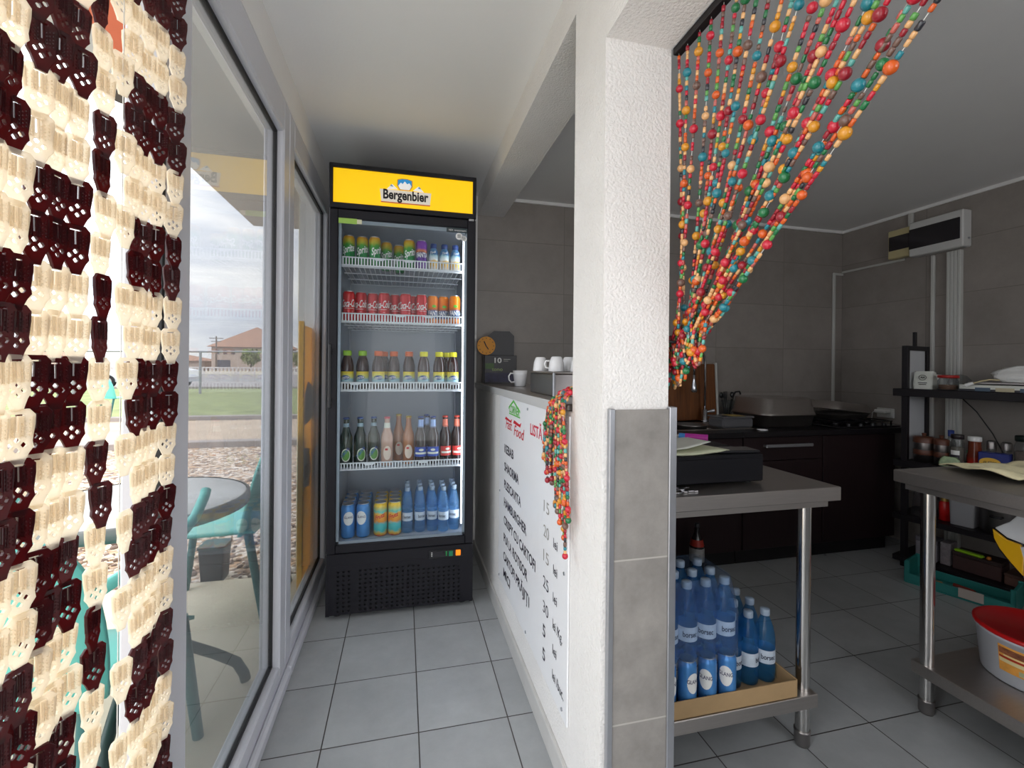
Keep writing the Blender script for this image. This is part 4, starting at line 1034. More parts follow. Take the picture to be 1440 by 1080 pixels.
b = B(); b.box((-.186, -.151, -.15), (-.183, .151, .001)); b.box((.183, -.151, -.15), (.186, .151, .001)); b.box((-.186, -.151, -.15), (.186, -.148, .001)); b.box((-.186, .148, -.15), (.186, .151, .001)); b.box((-.186, -.151, -.153), (.186, .151, -.15)); b.done('basin', M_steel_d, sk)
po = thing('steel_pot', 'shiny round steel pot standing in the sink', 'pot', (1.80, 2.56, WZ - .149))
b = B(); b.lathe([(0, 0), (.095, 0), (.10, .006), (.10, .165), (.104, .170), (.098, .170), (.095, .01), (0, .008)], 28); b.done('pot_body', M_steel_d, po)
b = B(); b.tube([(.10, -.03, .14), (.135, -.03, .14), (.135, .03, .14), (.10, .03, .14)], .005, 8); b.done('handle', M_steel_d, po)
fa = thing('kitchen_faucet', 'tall chrome pull-down faucet in front of the brown cutting board', 'faucet', (2.075, 2.78, WZ + .0008))
M_chrome = mat('polished_chrome', (190, 192, 198), .12, 1.0)
b = B(); b.lathe([(0, 0), (.026, 0), (.026, .012), (.018, .02), (.018, .09), (0, .092)], 18); b.done('base', M_chrome, fa)
b = B(); b.tube([(0, 0, .08), (0, 0, .40), (-.01, -.005, .46), (-.045, -.02, .51), (-.09, -.04, .50), (-.125, -.055, .45), (-.132, -.06, .40), (-.134, -.062, .33)], .0085, 12); b.done('spout', M_chrome, fa)
b = B(); b.lathe([(0, 0), (.019, .001), (.0225, .012), (.017, .045), (.010, .085), (.009, .12), (0, .122)], 16, 0, Matrix.Translation((-.134, -.062, .215))); b.done('spray_head', M_chrome, fa)
b = B(); b.cyl((.012, -.01, .075), (.055, -.03, .085), .007, .016, 12); b.done('lever', M_chrome, fa)
# cutting board leaning on the wall
M_cb = mat('striped_brown_wood', (112, 64, 26), .5, var=.45, scale=7, stretch=(11, 1, .5))
cb = thing('cutting_board', 'large striped brown cutting board leaning on the tiled wall behind the faucet', 'cutting board', (1.985, 2.835, WZ + .0008), 0, None, (R(-4), 0, 0))
b = B(); b.box((-.235, 0, .006), (.235, .018, .415), 0, .006); b.done('board', M_cb, cb)
b = B(); b.box((.2355, -.004, .002), (.252, .022, .424), 0, .004); o = b.done('edge_strip', mat('white_board_edge', (196, 196, 192), .5), cb); o['label'] = 'white edge strip'
# tumbler of utensils
M_clear = glass('clear_glass', (.86, .89, .90), .7, .02, .04)
tu = thing('utensil_glass', 'clear glass of black utensils beside the big steel pan', 'glass', (2.30, 2.825, WZ + .0008))
b = B(); b.lathe([(0, 0), (.026, 0), (.031, .09), (.046, .15), (.044, .15), (.029, .09), (.024, .006), (0, .006)], 20); b.done('glass_body', M_clear, tu)
M_ut = mat('black_nylon', (20, 20, 24), .4)
for i, (a, hgt, kind) in enumerate([(0.3, .19, 0), (1.6, .20, 1), (2.7, .185, 0), (3.9, .205, 1), (5.0, .19, 0), (5.8, .21, 2)]):
    b = B(); x, y = math.cos(a), math.sin(a)
    b.cyl((x * .008, y * .008, .01), (x * .042, y * .030, hgt - .03), .004, seg=8); tip = (x * .046, y * .034, hgt)
    if kind == 0: b.sphere(tip, .017, 0, 10, 7, (1, .5, 1.3))
    elif kind == 1:
        for s in (-1, 0, 1): b.cyl((tip[0] + s * .006, tip[1], hgt - .035), (tip[0] + s * .007, tip[1], hgt + .012), .002, seg=6)
    else: b.tube([(tip[0] - .01, tip[1], hgt - .03), (tip[0] + .01, tip[1], hgt), (tip[0] + .045, tip[1], hgt + .005), (tip[0] + .055, tip[1], hgt - .015)], .006, 8)
    b.done('utensil', M_ut, tu)
# plastic tub
tb = thing('plastic_tub', 'clear plastic food tub with a yellow label beside the sink', 'tub', (2.07, 2.515, WZ + .005), .0)
M_tub = glass('cloudy_plastic_tub', (.75, .77, .8), .6, .1, .38, (.5, .5, .54))
b = B(); b.box((-.115, -.075, 0), (.115, .075, .060), 0, .012); b.done('tub_body', M_tub, tb)
b = B(); b.box((-.118, -.078, .0605), (.118, .078, .072), 0, .005); ld = b.done('lid', M_tub, tb)
b = B(); b.box((-.03, -.05, .0722), (.07, .05, .0732)); b.done('paper_label', mat('tub_label_yellow', (166, 140, 60), .6, var=.3, scale=40), ld)
o = thing('small_dish', 'small flat white dish on the worktop edge near the tub', 'dish', (2.165, 2.35, WZ + .0008))
b = B(); b.lathe([(0, 0), (.028, 0), (.030, .003), (.029, .008), (0, .009)], 20); b.done('dish_body', M_porc, o)
# big lidded roasting pan on a hot plate
M_hob = mat('black_enamel', (20, 18, 22), .22, coat=.3)
rp_ = thing('roasting_pan', 'large lidded stainless roasting pan on the worktop', 'pan', (2.46, 2.585, WZ + .0008))
def rrect(w, d, r, n=5):
    p = []
    for cx, cy, a0 in ((w - r, d - r, 0), (-w + r, d - r, 90), (-w + r, -d + r, 180), (w - r, -d + r, 270)):
        for k in range(n + 1):
            a = R(a0 + 90 * k / n); p.append((cx + r * math.cos(a), cy + r * math.sin(a)))
    return p
def loft(b, secs, mi=0, caps=True):
    """secs = [(outline, z)] joined in turn"""
    n = len(secs[0][0]); vs = []
    for o_, z in secs: vs += [(x, y, z) for x, y in o_]
    fs = []
    for j in range(len(secs) - 1):
        for i in range(n): fs.append([j * n + i, j * n + (i + 1) % n, (j + 1) * n + (i + 1) % n, (j + 1) * n + i])
    b.add(vs, fs, mi, True)
    if caps:
        m = len(secs) - 1
        b.add([(x, y, secs[0][1]) for x, y in secs[0][0]], [list(range(n))[::-1]], mi, False); b.add([(x, y, secs[m][1]) for x, y in secs[m][0]], [list(range(n))], mi, False)
b = B(); loft(b, [(rrect(.180, .14, .05), .0), (rrect(.195, .16, .06), .012), (rrect(.205, .17, .06), .075), (rrect(.214, .18, .065), .078), (rrect(.214, .18, .065), .084)]); b.done('pan_body', M_steel, rp_)
b = B(); loft(b, [(rrect(.212, .178, .065), .0845), (rrect(.210, .174, .065), .098), (rrect(.204, .168, .06), .100), (rrect(.202, .165, .06), .134), (rrect(.199, .162, .06), .136), (rrect(.194, .156, .055), .184), (rrect(.180, .14, .05), .190)]); b.done('lid', M_steel, rp_)
hb = thing('gas_hob', 'black gas hob at the far end of the worktop', 'hob', (2.995, 2.575, WZ + .0008))
b = B(); b.box((-.27, -.24, 0), (.27, .22, .010), 0, .004); b.done('hob_plate', M_hob, hb)
for sx in (-1, 1):
    for sy in (-1, 1):
        b = B(); cx, cy = sx * .135, sy * .10
        b.lathe([(0, .010), (.042, .0102), (.040, .02), (.03, .023), (0, .023)], 16, 0, Matrix.Translation((cx, cy, 0))); b.done('burner', M_hob, hb)
    b = B(); cx = sx * .135
    for yy in (-.19, 0, .19): b.box((cx - .12, yy - .004, .030), (cx + .12, yy + .004, .037))
    for xx in (-.12, 0, .112): b.box((cx + xx, -.19, .030), (cx + xx + .008, .19, .037))
    for xx in (-.116, .116):
        for yy in (-.186, .186): b.box((cx + xx - .004, yy - .004, .0102), (cx + xx + .004, yy + .004, .032))
    b.done('pan_support', M_hob, hb)
for k in range(4):
    b = B(); b.cyl((-.16 + k * .1, -.225, .0102), (-.16 + k * .1, -.225, .026), .014, .012, 14); b.done('knob', M_blkp, hb)
fl = thing('frying_pan_lid', 'shallow steel pan with a domed lid tilted on the gas hob', 'pan', (3.0, 2.60, WZ + .0395), .12)
b = B(); loft(b, [(rrect(.15, .12, .05), .0), (rrect(.17, .135, .055), .006), (rrect(.185, .15, .06), .032), (rrect(.19, .155, .06), .034)]); b.done('pan_body', M_steel, fl)
b = B(); T = Matrix.Rotation(R(6), 4, 'Y'); b2 = B(); loft(b2, [(rrect(.195, .158, .06), .0), (rrect(.192, .155, .06), .008), (rrect(.175, .14, .055), .050), (rrect(.155, .12, .05), .055)])
for v in b2.bm.verts: v.co = T @ v.co + Vector((0, 0, .056))
b2.done('lid', M_steel, fl); b.bm.free()

# ------------------------------------------------------------------ steel work tables
def steel_table(name, label, x0, x1, y0, y1, zt, shelf_z, leg_in=.068):
    cx, cy = (x0 + x1) / 2, (y0 + y1) / 2
    t = thing(name, label, 'table', (cx, cy, 0)); hx, hy = (x1 - x0) / 2, (y1 - y0) / 2
    b = B(); b.box((-hx, -hy, zt - .042), (hx, hy, zt), 0, .002); b.done('tabletop', M_steel, t)
    b = B(); b.box((-hx + .024, -hy + .024, zt - .066), (hx - .024, hy - .024, zt - .0425)); b.done('apron', M_steel, t)
    for sx in (-1, 1):
        for sy in (-1, 1):
            lx, ly = sx * (hx - (leg_in if sx > 0 or x0 > 1 else .050)), sy * (hy - leg_in)
            b = B(); b.cyl((lx, ly, .045), (lx, ly, zt - .066), .0205, seg=20); lg = b.done('leg', M_chr2, t)
            b = B(); b.lathe([(0, 0), (.019, 0), (.0225, .008), (.0225, .042), (.024, .045), (.024, .050), (0, .050)], 20, 0, Matrix.Translation((lx, ly, 0))); b.done('foot', M_steel_d, lg)
    b = B(); b.box((-hx + .045, -hy + .032, shelf_z - .042), (hx - .045, hy - .032, shelf_z), 0, .002); b.done('lower_shelf', M_steel, t)
    return t
M_chr2 = mat('polished_steel_tube', (200, 198, 196), .2, 1.0)
steel_table('steel_work_table', 'stainless work table beside the pillar with drinks stored on its lower shelf', .648, 1.32, 1.115, 2.02, .838, .181)
steel_table('steel_work_table', 'stainless work table cut off by the photo edge, with a red-lidded bucket below', 1.727, 2.62, .20, 1.262, .842, .170)

# things on the first table
cbx = thing('cash_drawer', 'flat black metal cash drawer on the first steel table', 'cash drawer', (.905, 1.40, .8385))
b = B(); b.box((-.24, -.20, .008), (.205, .20, .094), 0, .003); b.done('housing', mat('black_metal_box', (16, 16, 22), .45, spec=.25, var=.05, scale=10), cbx)
b = B(); b.box((-.235, -.205, .012), (.20, -.2005, .084), 0, .001); b.done('drawer_front', mat('black_metal_front', (15, 15, 21), .45, spec=.25), cbx)
for x in (-.2, .17):
    for y in (-.17, .17):
        b = B(); b.cyl((x, y, 0), (x, y, .0085), .012, seg=10); b.done('foot', M_blkp, cbx)
ZB = .8385 + .0945
M_paper = mat('white_paper', (220, 222, 214), .8, var=.05, scale=14); M_paper2 = mat('pale_green_paper', (204, 208, 178), .8, var=.06, scale=14)
def sheet(name, label, cat, loc, rz, w_, d_, m, wave=.004, n=8, th=.0012, lift=0):
    b = B(); vs, fs = [], []
    for lay in (0, th):
        for j in range(n + 1):
            for i in range(n + 1):
                u, v = i / n - .5, j / n - .5
                vs.append((u * w_, v * d_, lay + wave * (1 + math.sin(u * 7 + v * 3)) + lift * max(0, u) ** 2))
    k = (n + 1) ** 2
    for j in range(n):
        for i in range(n):
            a = j * (n + 1) + i; q = [a, a + 1, a + n + 2, a + n + 1]; fs += [[x + k for x in q], q[::-1]]
    for i in range(n):
        for q in ((i, i + 1), (n * (n + 1) + i + 1, n * (n + 1) + i), ((i + 1) * (n + 1), i * (n + 1)), (i * (n + 1) + n, (i + 1) * (n + 1) + n)): fs.append([q[0], q[1], q[1] + k, q[0] + k])
    b.add(vs, fs, 0, True); o = b.done(name, m, None, loc, (0, 0, rz)); return tag(o, label, cat)
sheet('paper_bag', 'pale green paper bag lying on the cash drawer, under the white sheets', 'paper', (.855, 1.31, ZB + .0005), .06, .28, .20, M_paper2, .003, th=.006)
sheet('paper_sheet', 'curled white sheet lying on the pale green paper on the cash drawer', 'paper', (.84, 1.33, ZB + .0135), -.08, .22, .18, M_paper, .004, lift=.06)
mk = thing('lighter', 'purple cigarette lighter with a blue cap on the papers', 'lighter', (.962, 1.375, ZB + .030), -.55)
b = B(); b.cyl((-.01, 0, 0), (.062, -.01, 0), .0125, seg=14); b.done('lighter_body', mat('purple_plastic', (176, 40, 150), .3, coat=.4), mk)
b = B(); b.cyl((-.030, .003, 0), (-.0105, 0, 0), .0115, seg=14); b.done('cap', mat('blue_plastic', (70, 140, 210), .3), mk)
b = B(); b.cyl((-.040, .004, 0), (-.0305, .003, 0), .006, .008, 10); b.done('nozzle', M_silver, mk)
o = thing('phone', 'black phone lying flat at the free end of the cash drawer', 'phone', (1.035, 1.245, ZB + .0008), -.1)
b = B(); b.box((-.072, -.036, 0), (.072, .036, .009), 0, .004); b.done('phone_body', M_blkp, o)
b = B(); b.box((-.066, -.032, .0091), (.066, .032, .0096)); b.done('screen', mat('phone_glass', (12, 12, 18), .08, coat=.8), o)
ky = thing('key_ring', 'small bunch of keys on the steel table in front of the cash drawer', 'keys', (.775, 1.165, .8388), .2)
b = B(); b.tube([(.018 * math.cos(k * PI / 8), .018 * math.sin(k * PI / 8), .002) for k in range(16)], .0016, 6, 0, True); b.done('ring', M_silver, ky)
for k, a in enumerate((-.3, .25, .9)):
    b = B(); M = Matrix.Rotation(a, 4, 'Z') @ Matrix.Translation((.02, 0, .001 + .0025 * k))
    b.lathe([(0, 0), (.011, 0), (.011, .0022), (0, .0022)], 14, 0, M @ Matrix.Translation((.008, 0, 0)), False); b.box((.018, -.003, 0), (.048, .003, .002), 0, 0, M); b.box((.036, -.006, 0), (.044, -.003, .002), 0, 0, M)
    b.done('key', M_silver, ky)

# ------------------------------------------------------------------ drinks under the first table
SZ = .1815
M_kraft = mat('kraft_cardboard', (176, 146, 106), .85, var=.08, scale=10)
try_ = thing('cardboard_tray', 'open brown cardboard tray under the steel table holding blue cans and water bottles', 'tray', (.9655, 1.390, SZ))
b = B(); b.box((-.2345, -.235, 0), (.2345, .235, .003)); b.done('tray_floor', M_kraft, try_)
for nm, a, c in (('tray_side', (-.2345, -.238, 0), (.2345, -.2335, .052)), ('tray_side', (-.2345, .2335, 0), (.2345, .238, .052)), ('tray_side', (-.2385, -.235, 0), (-.2345, .235, .052)), ('tray_side', (.2345, -.235, 0), (.2385, .235, .052))):
    b = B(); b.box(a, c, 0, .001); b.done(nm, M_kraft, try_)
TZ = SZ + .0036
K_tc = make_can('blue_drink_can', .0265, .150, m_bluecan, oval_can, '-', 'can', 'blue cans in the cardboard tray')
K_tw = water(m_water, 'water bottles on top of the blue cans'); K_tw['group'] = 'water bottles on top of the blue cans'
rg = random.Random(2)
for r_ in range(4):
    for c in range(4):
        place(K_tc, .763 + c * .069, 1.184 + r_ * .062, TZ, 'blue can in the cardboard tray, %s row, %s from the pillar' % (ORD[r_], ORD[c]), rg.uniform(-.9, .2))
for r_ in range(3):
    for c in range(4):
        place(K_tw, .765 + c * .0655 + rg.uniform(-.001, .001), 1.188 + r_ * .066, TZ + .1506, 'blue water bottle on top of the cans, %s row, %s from the pillar' % (ORD[r_], ORD[c]), rg.uniform(-.6, .8))
K_tr = water(m_water, 'water bottles at the open end of the tray')
K_tr['group'] = 'water bottles at the open end of the tray'
for r_ in range(4):
    for c in range(3):
        place(K_tr, 1.0355 + c * .0645 + rg.uniform(-.0004, .0004), 1.246 + r_ * .068, TZ, 'blue water bottle in the tray, %s row, %s from the cans' % (ORD[r_], ORD[c]), rg.uniform(-.6, .8))
M_film = glass('shrink_film', (.86, .92, 1.0), .9, .12, .10, (.35, .5, .75))
b = B(); loft(b, [(rrect(.135, .104, .033), .0), (rrect(.135, .104, .033), .13), (rrect(.126, .095, .03), .19), (rrect(.115, .085, .02), .234)], caps=False)
o = b.done('shrink_wrap', M_film, None, (.863, 1.254, TZ + .152)); tag(o, 'clear film wrapped round the upper pack of blue water bottles', 'film')
bo = thing('dark_bottle', 'dark bottle with a red and white label standing on the kitchen floor before the cabinets', 'bottle', (1.60, 2.20, 0))
b = B(); b.lathe([(0, 0), (.036, 0), (.039, .005), (.039, .21), (.030, .25), (.014, .285), (.013, .32)], 20); b.done('bottle_body', mat('dark_bottle', (24, 16, 18), .15, coat=.5), bo)
b = B(); b.lathe([(.0145, .315), (.015, .335), (0, .336)], 14); b.done('cap', M_blkp, bo)
b = B(); b.lathe([(.0395, .205), (.0395, .17)], 20); b.lathe([(.038, .215), (.031, .251)], 20); b.done('bottle_label', mat('bottle_label_red', (150, 40, 26), .5), bo)
b = B(); b.lathe([(.0397, .205), (.0397, .13)], 20); b.done('bottle_label', mat('bottle_label_grey', (150, 148, 146), .5, var=.2, scale=60), bo)
# ------------------------------------------------------------------ black rack by the right kitchen wall
M_rack = mat('black_brown_rack_board', (20, 15, 20), .45, spec=.3, var=.15, scale=9)
RA = -R(90) + R(14)          # local +X runs along the shelf front, local +Y towards the wall
rk = thing('storage_rack', 'black open shelving rack with jars against the right kitchen wall', 'shelf unit', (2.97, 2.17, 0), RA)
RL, RD = .60, .30
shelf_z = [(1.043, 1.088), (.610, .650), (.285, .318), (.030, .062)]
for z0, z1_ in shelf_z:
    ov_ = .002 if z0 < 1 else .0
    b = B(); b.box((-.005 if z0 > 1 else .0, -.004, z0), (RL, RD, z1_), 0, .002); b.done('shelf', M_rack, rk)
for x, y, zt in ((.036, .004, 1.352), (.036, RD - .034, 1.352)):
    b = B()
    for z0, z1_ in ((0, .0295), (.0625, .2845), (.3185, .6095), (.6505, 1.0425), (1.0885, zt)): b.box((x, y, z0), (x + .030, y + .030, z1_), 0, .0015)
    b.done('post', M_rack, rk)
b = B(); b.box((.036, .034, 1.325), (.066, RD - .034, 1.352), 0, .0015); b.box((.044, .12, 1.3525), (.058, .145, 1.44), 0, .001); b.done('top_rail', M_rack, rk)
M_pale = mat('pale_grey_panel', (206, 208, 212), .6)
for z0, z1_ in ((.651, 1.042), (1.089, 1.324)):
    b = B(); b.box((.048, .035, z0), (.053, RD - .035, z1_)); o = b.done('end_panel', M_pale, rk); o['label'] = 'pale grey end panel'
for y in (.004, RD - .034):
    b = B()
    for z0, z1_ in ((0, .0295), (.0625, .2845), (.3185, .6095), (.6505, 1.0425)): b.box((RL - .031, y, z0), (RL - .001, y + .030, z1_), 0, .0015)
    b.done('post', M_rack, rk)
ru = Vector((math.cos(RA), math.sin(RA), 0)); rw = Vector((-math.sin(RA), math.cos(RA), 0)); RO = Vector((2.97, 2.17, 0))
def on(s, d, z): p = RO + ru * s + rw * d; return (p.x, p.y, z)
def rthing(name, label, cat, s, d, z, rz=0, group=None): return thing(name, label, cat, on(s, d, z), RA + rz, group)
M_glassj = glass('jar_glass', (.80, .82, .82), .8, .02, .10, (.6, .6, .6))
def blob(b, secs, mi=0): loft(b, secs, mi)
ZS = 1.0885
# paper bag with a round emblem
pb = rthing('flour_bag', 'crumpled white paper bag with a round black emblem on the top rack shelf', 'paper bag', .115, .10, ZS)
rg = random.Random(4)
b = B(); 
def crump(w_, d_, k): return [(x * (1 + rg.uniform(-k, k)), y * (1 + rg.uniform(-k, k))) for x, y in rrect(w_, d_, .012)]
loft(b, [(crump(.046, .035, .02), 0), (crump(.048, .037, .04), .03), (crump(.046, .034, .06), .07), (crump(.044, .030, .08), .098), (crump(.040, .020, .14), .108)]); b.done('bag_body', M_paper, pb)
b = B(); 
b.tube([(.002 + .018 * math.cos(t), -.0405, .070 + .015 * math.sin(t)) for t in [2 * PI * k / 20 for k in range(20)]], .0014, 5, 0, True)
put_text(b, 'AA', .016, basis((.002, -.0408, .065), (1, 0, 0), (0, 0, 1)), width=.022, shear=.3, bold=.03); b.box((-.020, -.041, .036), (.024, -.0400, .040)); b.box((-.016, -.041, .026), (.020, -.0400, .030)); b.done('printed_emblem', M_ink, pb)
o = rthing('white_bag', 'small crumpled white plastic bag between the paper bag and the red-lidded jar', 'plastic bag', .120, .215, ZS)
b = B(); loft(b, [(crump(.045, .035, .1), 0), (crump(.05, .04, .15), .03), (crump(.044, .034, .15), .065), (crump(.03, .02, .2), .088)]); b.done('bag_body', M_wprint, o)
jr = rthing('glass_jar', 'glass jar with a red lid on the top rack shelf', 'jar', .235, .06, ZS)
b = B(); b.lathe([(0, .001), (.042, 0), (.046, .006), (.046, .055), (.040, .066), (.038, .070)], 24); b.done('jar_body', M_glassj, jr)
b = B(); b.lathe([(0, .003), (.040, .003), (.042, .03), (0, .032)], 18); b.done('jar_filling', mat('jar_spice_brown', (110, 70, 44), .8, var=.3, scale=60), jr)
b = B(); b.lathe([(.044, .070), (.048, .071), (.048, .084), (.044, .087), (0, .087)], 24); b.done('lid', mat('red_jar_lid', (170, 34, 30), .35), jr)
o = rthing('jar_bowl', 'clear glass bowl upturned behind the red-lidded jar', 'bowl', .236, .212, ZS)
b = B(); b.lathe([(.055, 0), (.058, .02), (.05, .06), (.03, .085), (0, .092)], 24); b.done('bowl_body', M_glassj, o)
# trays, papers and plastic bag
b = B(); b.box((-.155, -.105, 0), (.165, .105, .012), 0, .003); o = b.done('baking_tray', M_steel_d, None, on(.49, .112, ZS + .0405), (0, 0, RA)); tag(o, 'flat dark steel tray lying on the folder on the top rack shelf', 'tray')
fo = rthing('ring_folder', 'pale folder with printed pages lying on the top rack shelf', 'folder', .485, .105, ZS)
b = B(); b.box((-.19, -.095, .0), (.18, .095, .012), 0, .002); b.done('cover', mat('folder_dark', (40, 40, 48), .4), fo)
b = B(); b.box((-.185, -.098, .0125), (.175, .09, .036), 0, .001); b.done('pages', M_paper, fo)
b = B(); 
for x0, x1, k in ((-.12, -.06, 0), (-.04, .03, 1), (.05, .12, 0)): b.box((x0, -.0992, .002), (x1, -.0983, .022), k)
b.done('page_print', [mat('photo_print_slate', (70, 90, 110), .4), mat('photo_print_tan', (190, 180, 150), .4)], fo)
wb = rthing('shopping_bag', 'bulky white plastic bag lying on the tray of the top rack shelf', 'plastic bag', .545, .115, ZS + .054)
b = B(); sec = []
for k in range(9):
    t = k / 8; w_ = .135 * math.sin(PI * (t * .8 + .15)) ** .6; sec.append(([(x * (1 + rg.uniform(-.09, .09)), y * (1 + rg.uniform(-.09, .09))) for x, y in rrect(w_, .085 * (1 - .5 * t), .03)], .088 * t))
loft(b, sec); b.done('bag_body', mat('white_bag_plastic', (226, 226, 224), .35, var=.06, scale=20, bump=.8, bscale=30), wb)
pl = rthing('plug_cable', 'white plug on a short beige cable hanging over the folder edge', 'cable', .335, -.004, ZS)
b = B(); b.tube([(.12, .03, .064), (.085, .02, .066), (.05, .0, .055), (.03, -.012, .045)], .004, 8); b.done('cable', mat('beige_cable', (214, 200, 160), .5), pl)
b = B(); b.cyl((.03, -.012, .045), (.0, -.022, .032), .008, .010, 12)
for s in (-1, 1): b.cyl((.0, -.022 + s * .005, .032), (-.016, -.028 + s * .005, .026), .002, seg=6)
b.done('plug', M_wprint, pl)
# second shelf
Z2 = .6505
def canister(label, s, d, r, h):
    t = rthing('tin_canister', label, 'canister', s, d, Z2, 0, 'wood-banded steel canisters')
    b = B(); b.lathe([(0, 0), (r, 0), (r, h)], 26); b.done('tin_body', M_steel_d, t)
    Mw = WOODB
    b = B(); b.lathe([(r + .0006, h * .38), (r + .0015, h * .40), (r + .0015, h * .62), (r + .0006, h * .64)], 26); b.done('wood_band', Mw, t)
    b = B(); b.lathe([(r + .002, h + .0003), (r + .002, h + .030), (r - .006, h + .036), (0, h + .036)], 26); b.done('lid', Mw, t)
    b = B(); b.cyl((0, 0, h + .036), (0, 0, h + .056), .008, .012, 12); b.done('knob', WOODB, t)
    return t
WOODB = mat('dark_red_wood', (92, 52, 36), .45, var=.3, scale=20)
canister('wider wood-banded steel canister at the left end of the second rack shelf', .122, .075, .050, .115)
canister('slimmer wood-banded steel canister next to the spice jar on the second rack shelf', .210, .055, .033, .115)
def jar(name, label, s, d, r, h, fill_c, lid_c, lid_h=.018, z=Z2):
    t = rthing(name, label, 'jar', s, d, z)
    b = B(); b.lathe([(0, .001), (r * .92, 0), (r, .006), (r, h * .86), (r * .86, h * .95), (r * .84, h)], 20); b.done('jar_body', M_glassj, t)
    b = B(); b.lathe([(0, .003), (r * .9, .003), (r * .94, h * .7), (0, h * .72)], 16); b.done('jar_filling', mat(name + '_filling', fill_c, .8, var=.3, scale=70), t)
    b = B(); b.lathe([(r * .9, h), (r * .96, h + .001), (r * .96, h + lid_h - .003), (r * .9, h + lid_h), (0, h + lid_h)], 20); b.done('lid', mat(name + '_lid', lid_c, .4), t)
    return t
j = jar('spice_jar', 'tall dark-lidded spice jar with a small white label on the second rack shelf', .278, .060, .030, .16, (120, 112, 100), (40, 30, 32), .025)
b = B(); wrap_patch(b, .0305, .07, .095, FRONT - .8, FRONT + .6); b.done('jar_label', M_wprint, j)
b = B(); wrap_patch(b, .0305, .045, .07, FRONT - .8, FRONT + .6); b.done('jar_label', M_navy, j)
jar('green_lid_jar', 'low jar with a green lid on the second rack shelf', .318, .135, .026, .075, (70, 44, 40), (40, 120, 70))
t = rthing('sauce_bottle', 'red-brown sauce bottle with a white cap on the second rack shelf', 'bottle', .343, .085, Z2)
b = B(); b.lathe([(0, 0), (.030, 0), (.032, .006), (.032, .07), (.028, .10), (.027, .155)], 20); b.done('bottle_body', bands('sauce_in_bottle', [(0, (190, 186, 180)), (.03, (186, 40, 30)), (.07, (120, 44, 26)), (.12, (110, 50, 30))], .16, .2, 0, .1), t)
b = B(); b.lathe([(.028, .155), (.029, .157), (.029, .18), (0, .181)], 18); b.done('cap', M_wprint, t)
t = rthing('cardboard_carton', 'dark blue carton with a yellow oval label on the second rack shelf', 'carton', .436, .038, Z2 + .001, .08)
b = B(); b.box((-.058, -.03, 0), (.062, .03, .108), 0, .003); b.done('carton_body', mat('carton_blue', (30, 44, 120), .4, var=.2, scale=12), t)
b = B(); vs = [(-.012 + .042 * math.cos(2 * PI * k / 28), .055 + .026 * math.sin(2 * PI * k / 28)) for k in range(28)]
b.prism(vs, -.0312, -.0302, 'y'); lb = b.done('oval_label', mat('carton_yellow', (230, 180, 60), .45), t)
b = B(); put_text(b, 'GUSTOS', .018, basis((-.012, -.0318, .049), (1, 0, 0), (0, 0, 1)), width=.05, bold=.02); b.done('lettering', M_navy, lb)
jar('preserve_jar', 'large clear jar with a dark lid near the photo edge on the second rack shelf', .540, .095, .046, .18, (150, 130, 120), (26, 40, 36), .03)
for k, (s, l) in enumerate([(.395, 'small shaker with a steel cap behind the blue carton'), (.455, 'second small shaker with a steel cap behind the blue carton, closer to the large jar')]):
    t = rthing('spice_shaker', l, 'shaker', s, .135, Z2)
    b = B(); b.lathe([(0, 0), (.02, 0), (.02, .12), (.016, .13)], 16); b.done('shaker_body', M_glassj, t)
    b = B(); b.lathe([(.0205, .118), (.0205, .155), (.016, .162), (0, .163)], 16); b.done('cap', M_steel_d, t)
t = rthing('herb_pouch', 'pale patterned pouch lying at the edge of the second rack shelf', 'pouch', .262, .012, Z2 + .0005)
b = B(); loft(b, [(crump(.045, .010, .05), 0), (crump(.048, .014, .05), .02), (crump(.04, .010, .05), .045), (crump(.03, .004, .05), .058)]); b.done('pouch_body', mat('pouch_print', (170, 190, 150), .5, var=.35, scale=40), t)
t = rthing('sauce_bottle', 'small blue-capped bottle behind the canisters on the second rack shelf', 'bottle', .215, .165, Z2)
b = B(); b.lathe([(0, 0), (.024, 0), (.024, .12), (.012, .15), (.012, .165)], 16); b.done('bottle_body', M_glassj, t)
b = B(); b.lathe([(.014, .16), (.0145, .195), (0, .197)], 14); b.done('cap', mat('blue_bottle_cap', (40, 60, 130), .4), t)
# third shelf
Z3 = .3185
t = rthing('spray_can', 'red spray can on the third rack shelf, right behind the table leg', 'can', .212, .10, Z3)
b = B(); b.lathe([(0, 0), (.026, 0), (.026, .10), (.018, .112)], 18); b.done('can_body', mat('spray_red', (190, 30, 30), .35), t)
b = B(); b.lathe([(.0185, .112), (.016, .145), (0, .147)], 14); b.done('cap', mat('spray_cap_brass', (150, 120, 60), .4, .5), t)
t = rthing('food_container', 'tall frosted plastic container on the third rack shelf', 'container', .30, .10, Z3)
b = B(); loft(b, [(rrect(.050, .050, .012), 0), (rrect(.055, .055, .014), .14)]); b.done('container_body', translucent('frosted_plastic', (170, 170, 174), .3), t)
b = B(); loft(b, [(rrect(.058, .058, .014), .1403), (rrect(.058, .058, .014), .155)]); b.done('lid', mat('frosted_lid', (186, 186, 190), .4), t)
t = rthing('cooking_pot', 'steel cooking pot with a side handle on the third rack shelf', 'pot', .45, .118, Z3)
b = B(); b.lathe([(0, 0), (.085, 0), (.090, .006), (.090, .125), (.093, .13), (.088, .13), (.085, .01), (0, .008)], 28); b.done('pot_body', M_steel_d, t)
b = B(); b.tube([(-.02, -.088, .10), (-.02, -.112, .10), (.02, -.112, .10), (.02, -.088, .10)], .006, 8); b.done('handle', M_blkp, t)
t = rthing('plastic_bag', 'clear crinkled plastic bag on the third rack shelf at its far end', 'plastic bag', .120, .12, Z3)
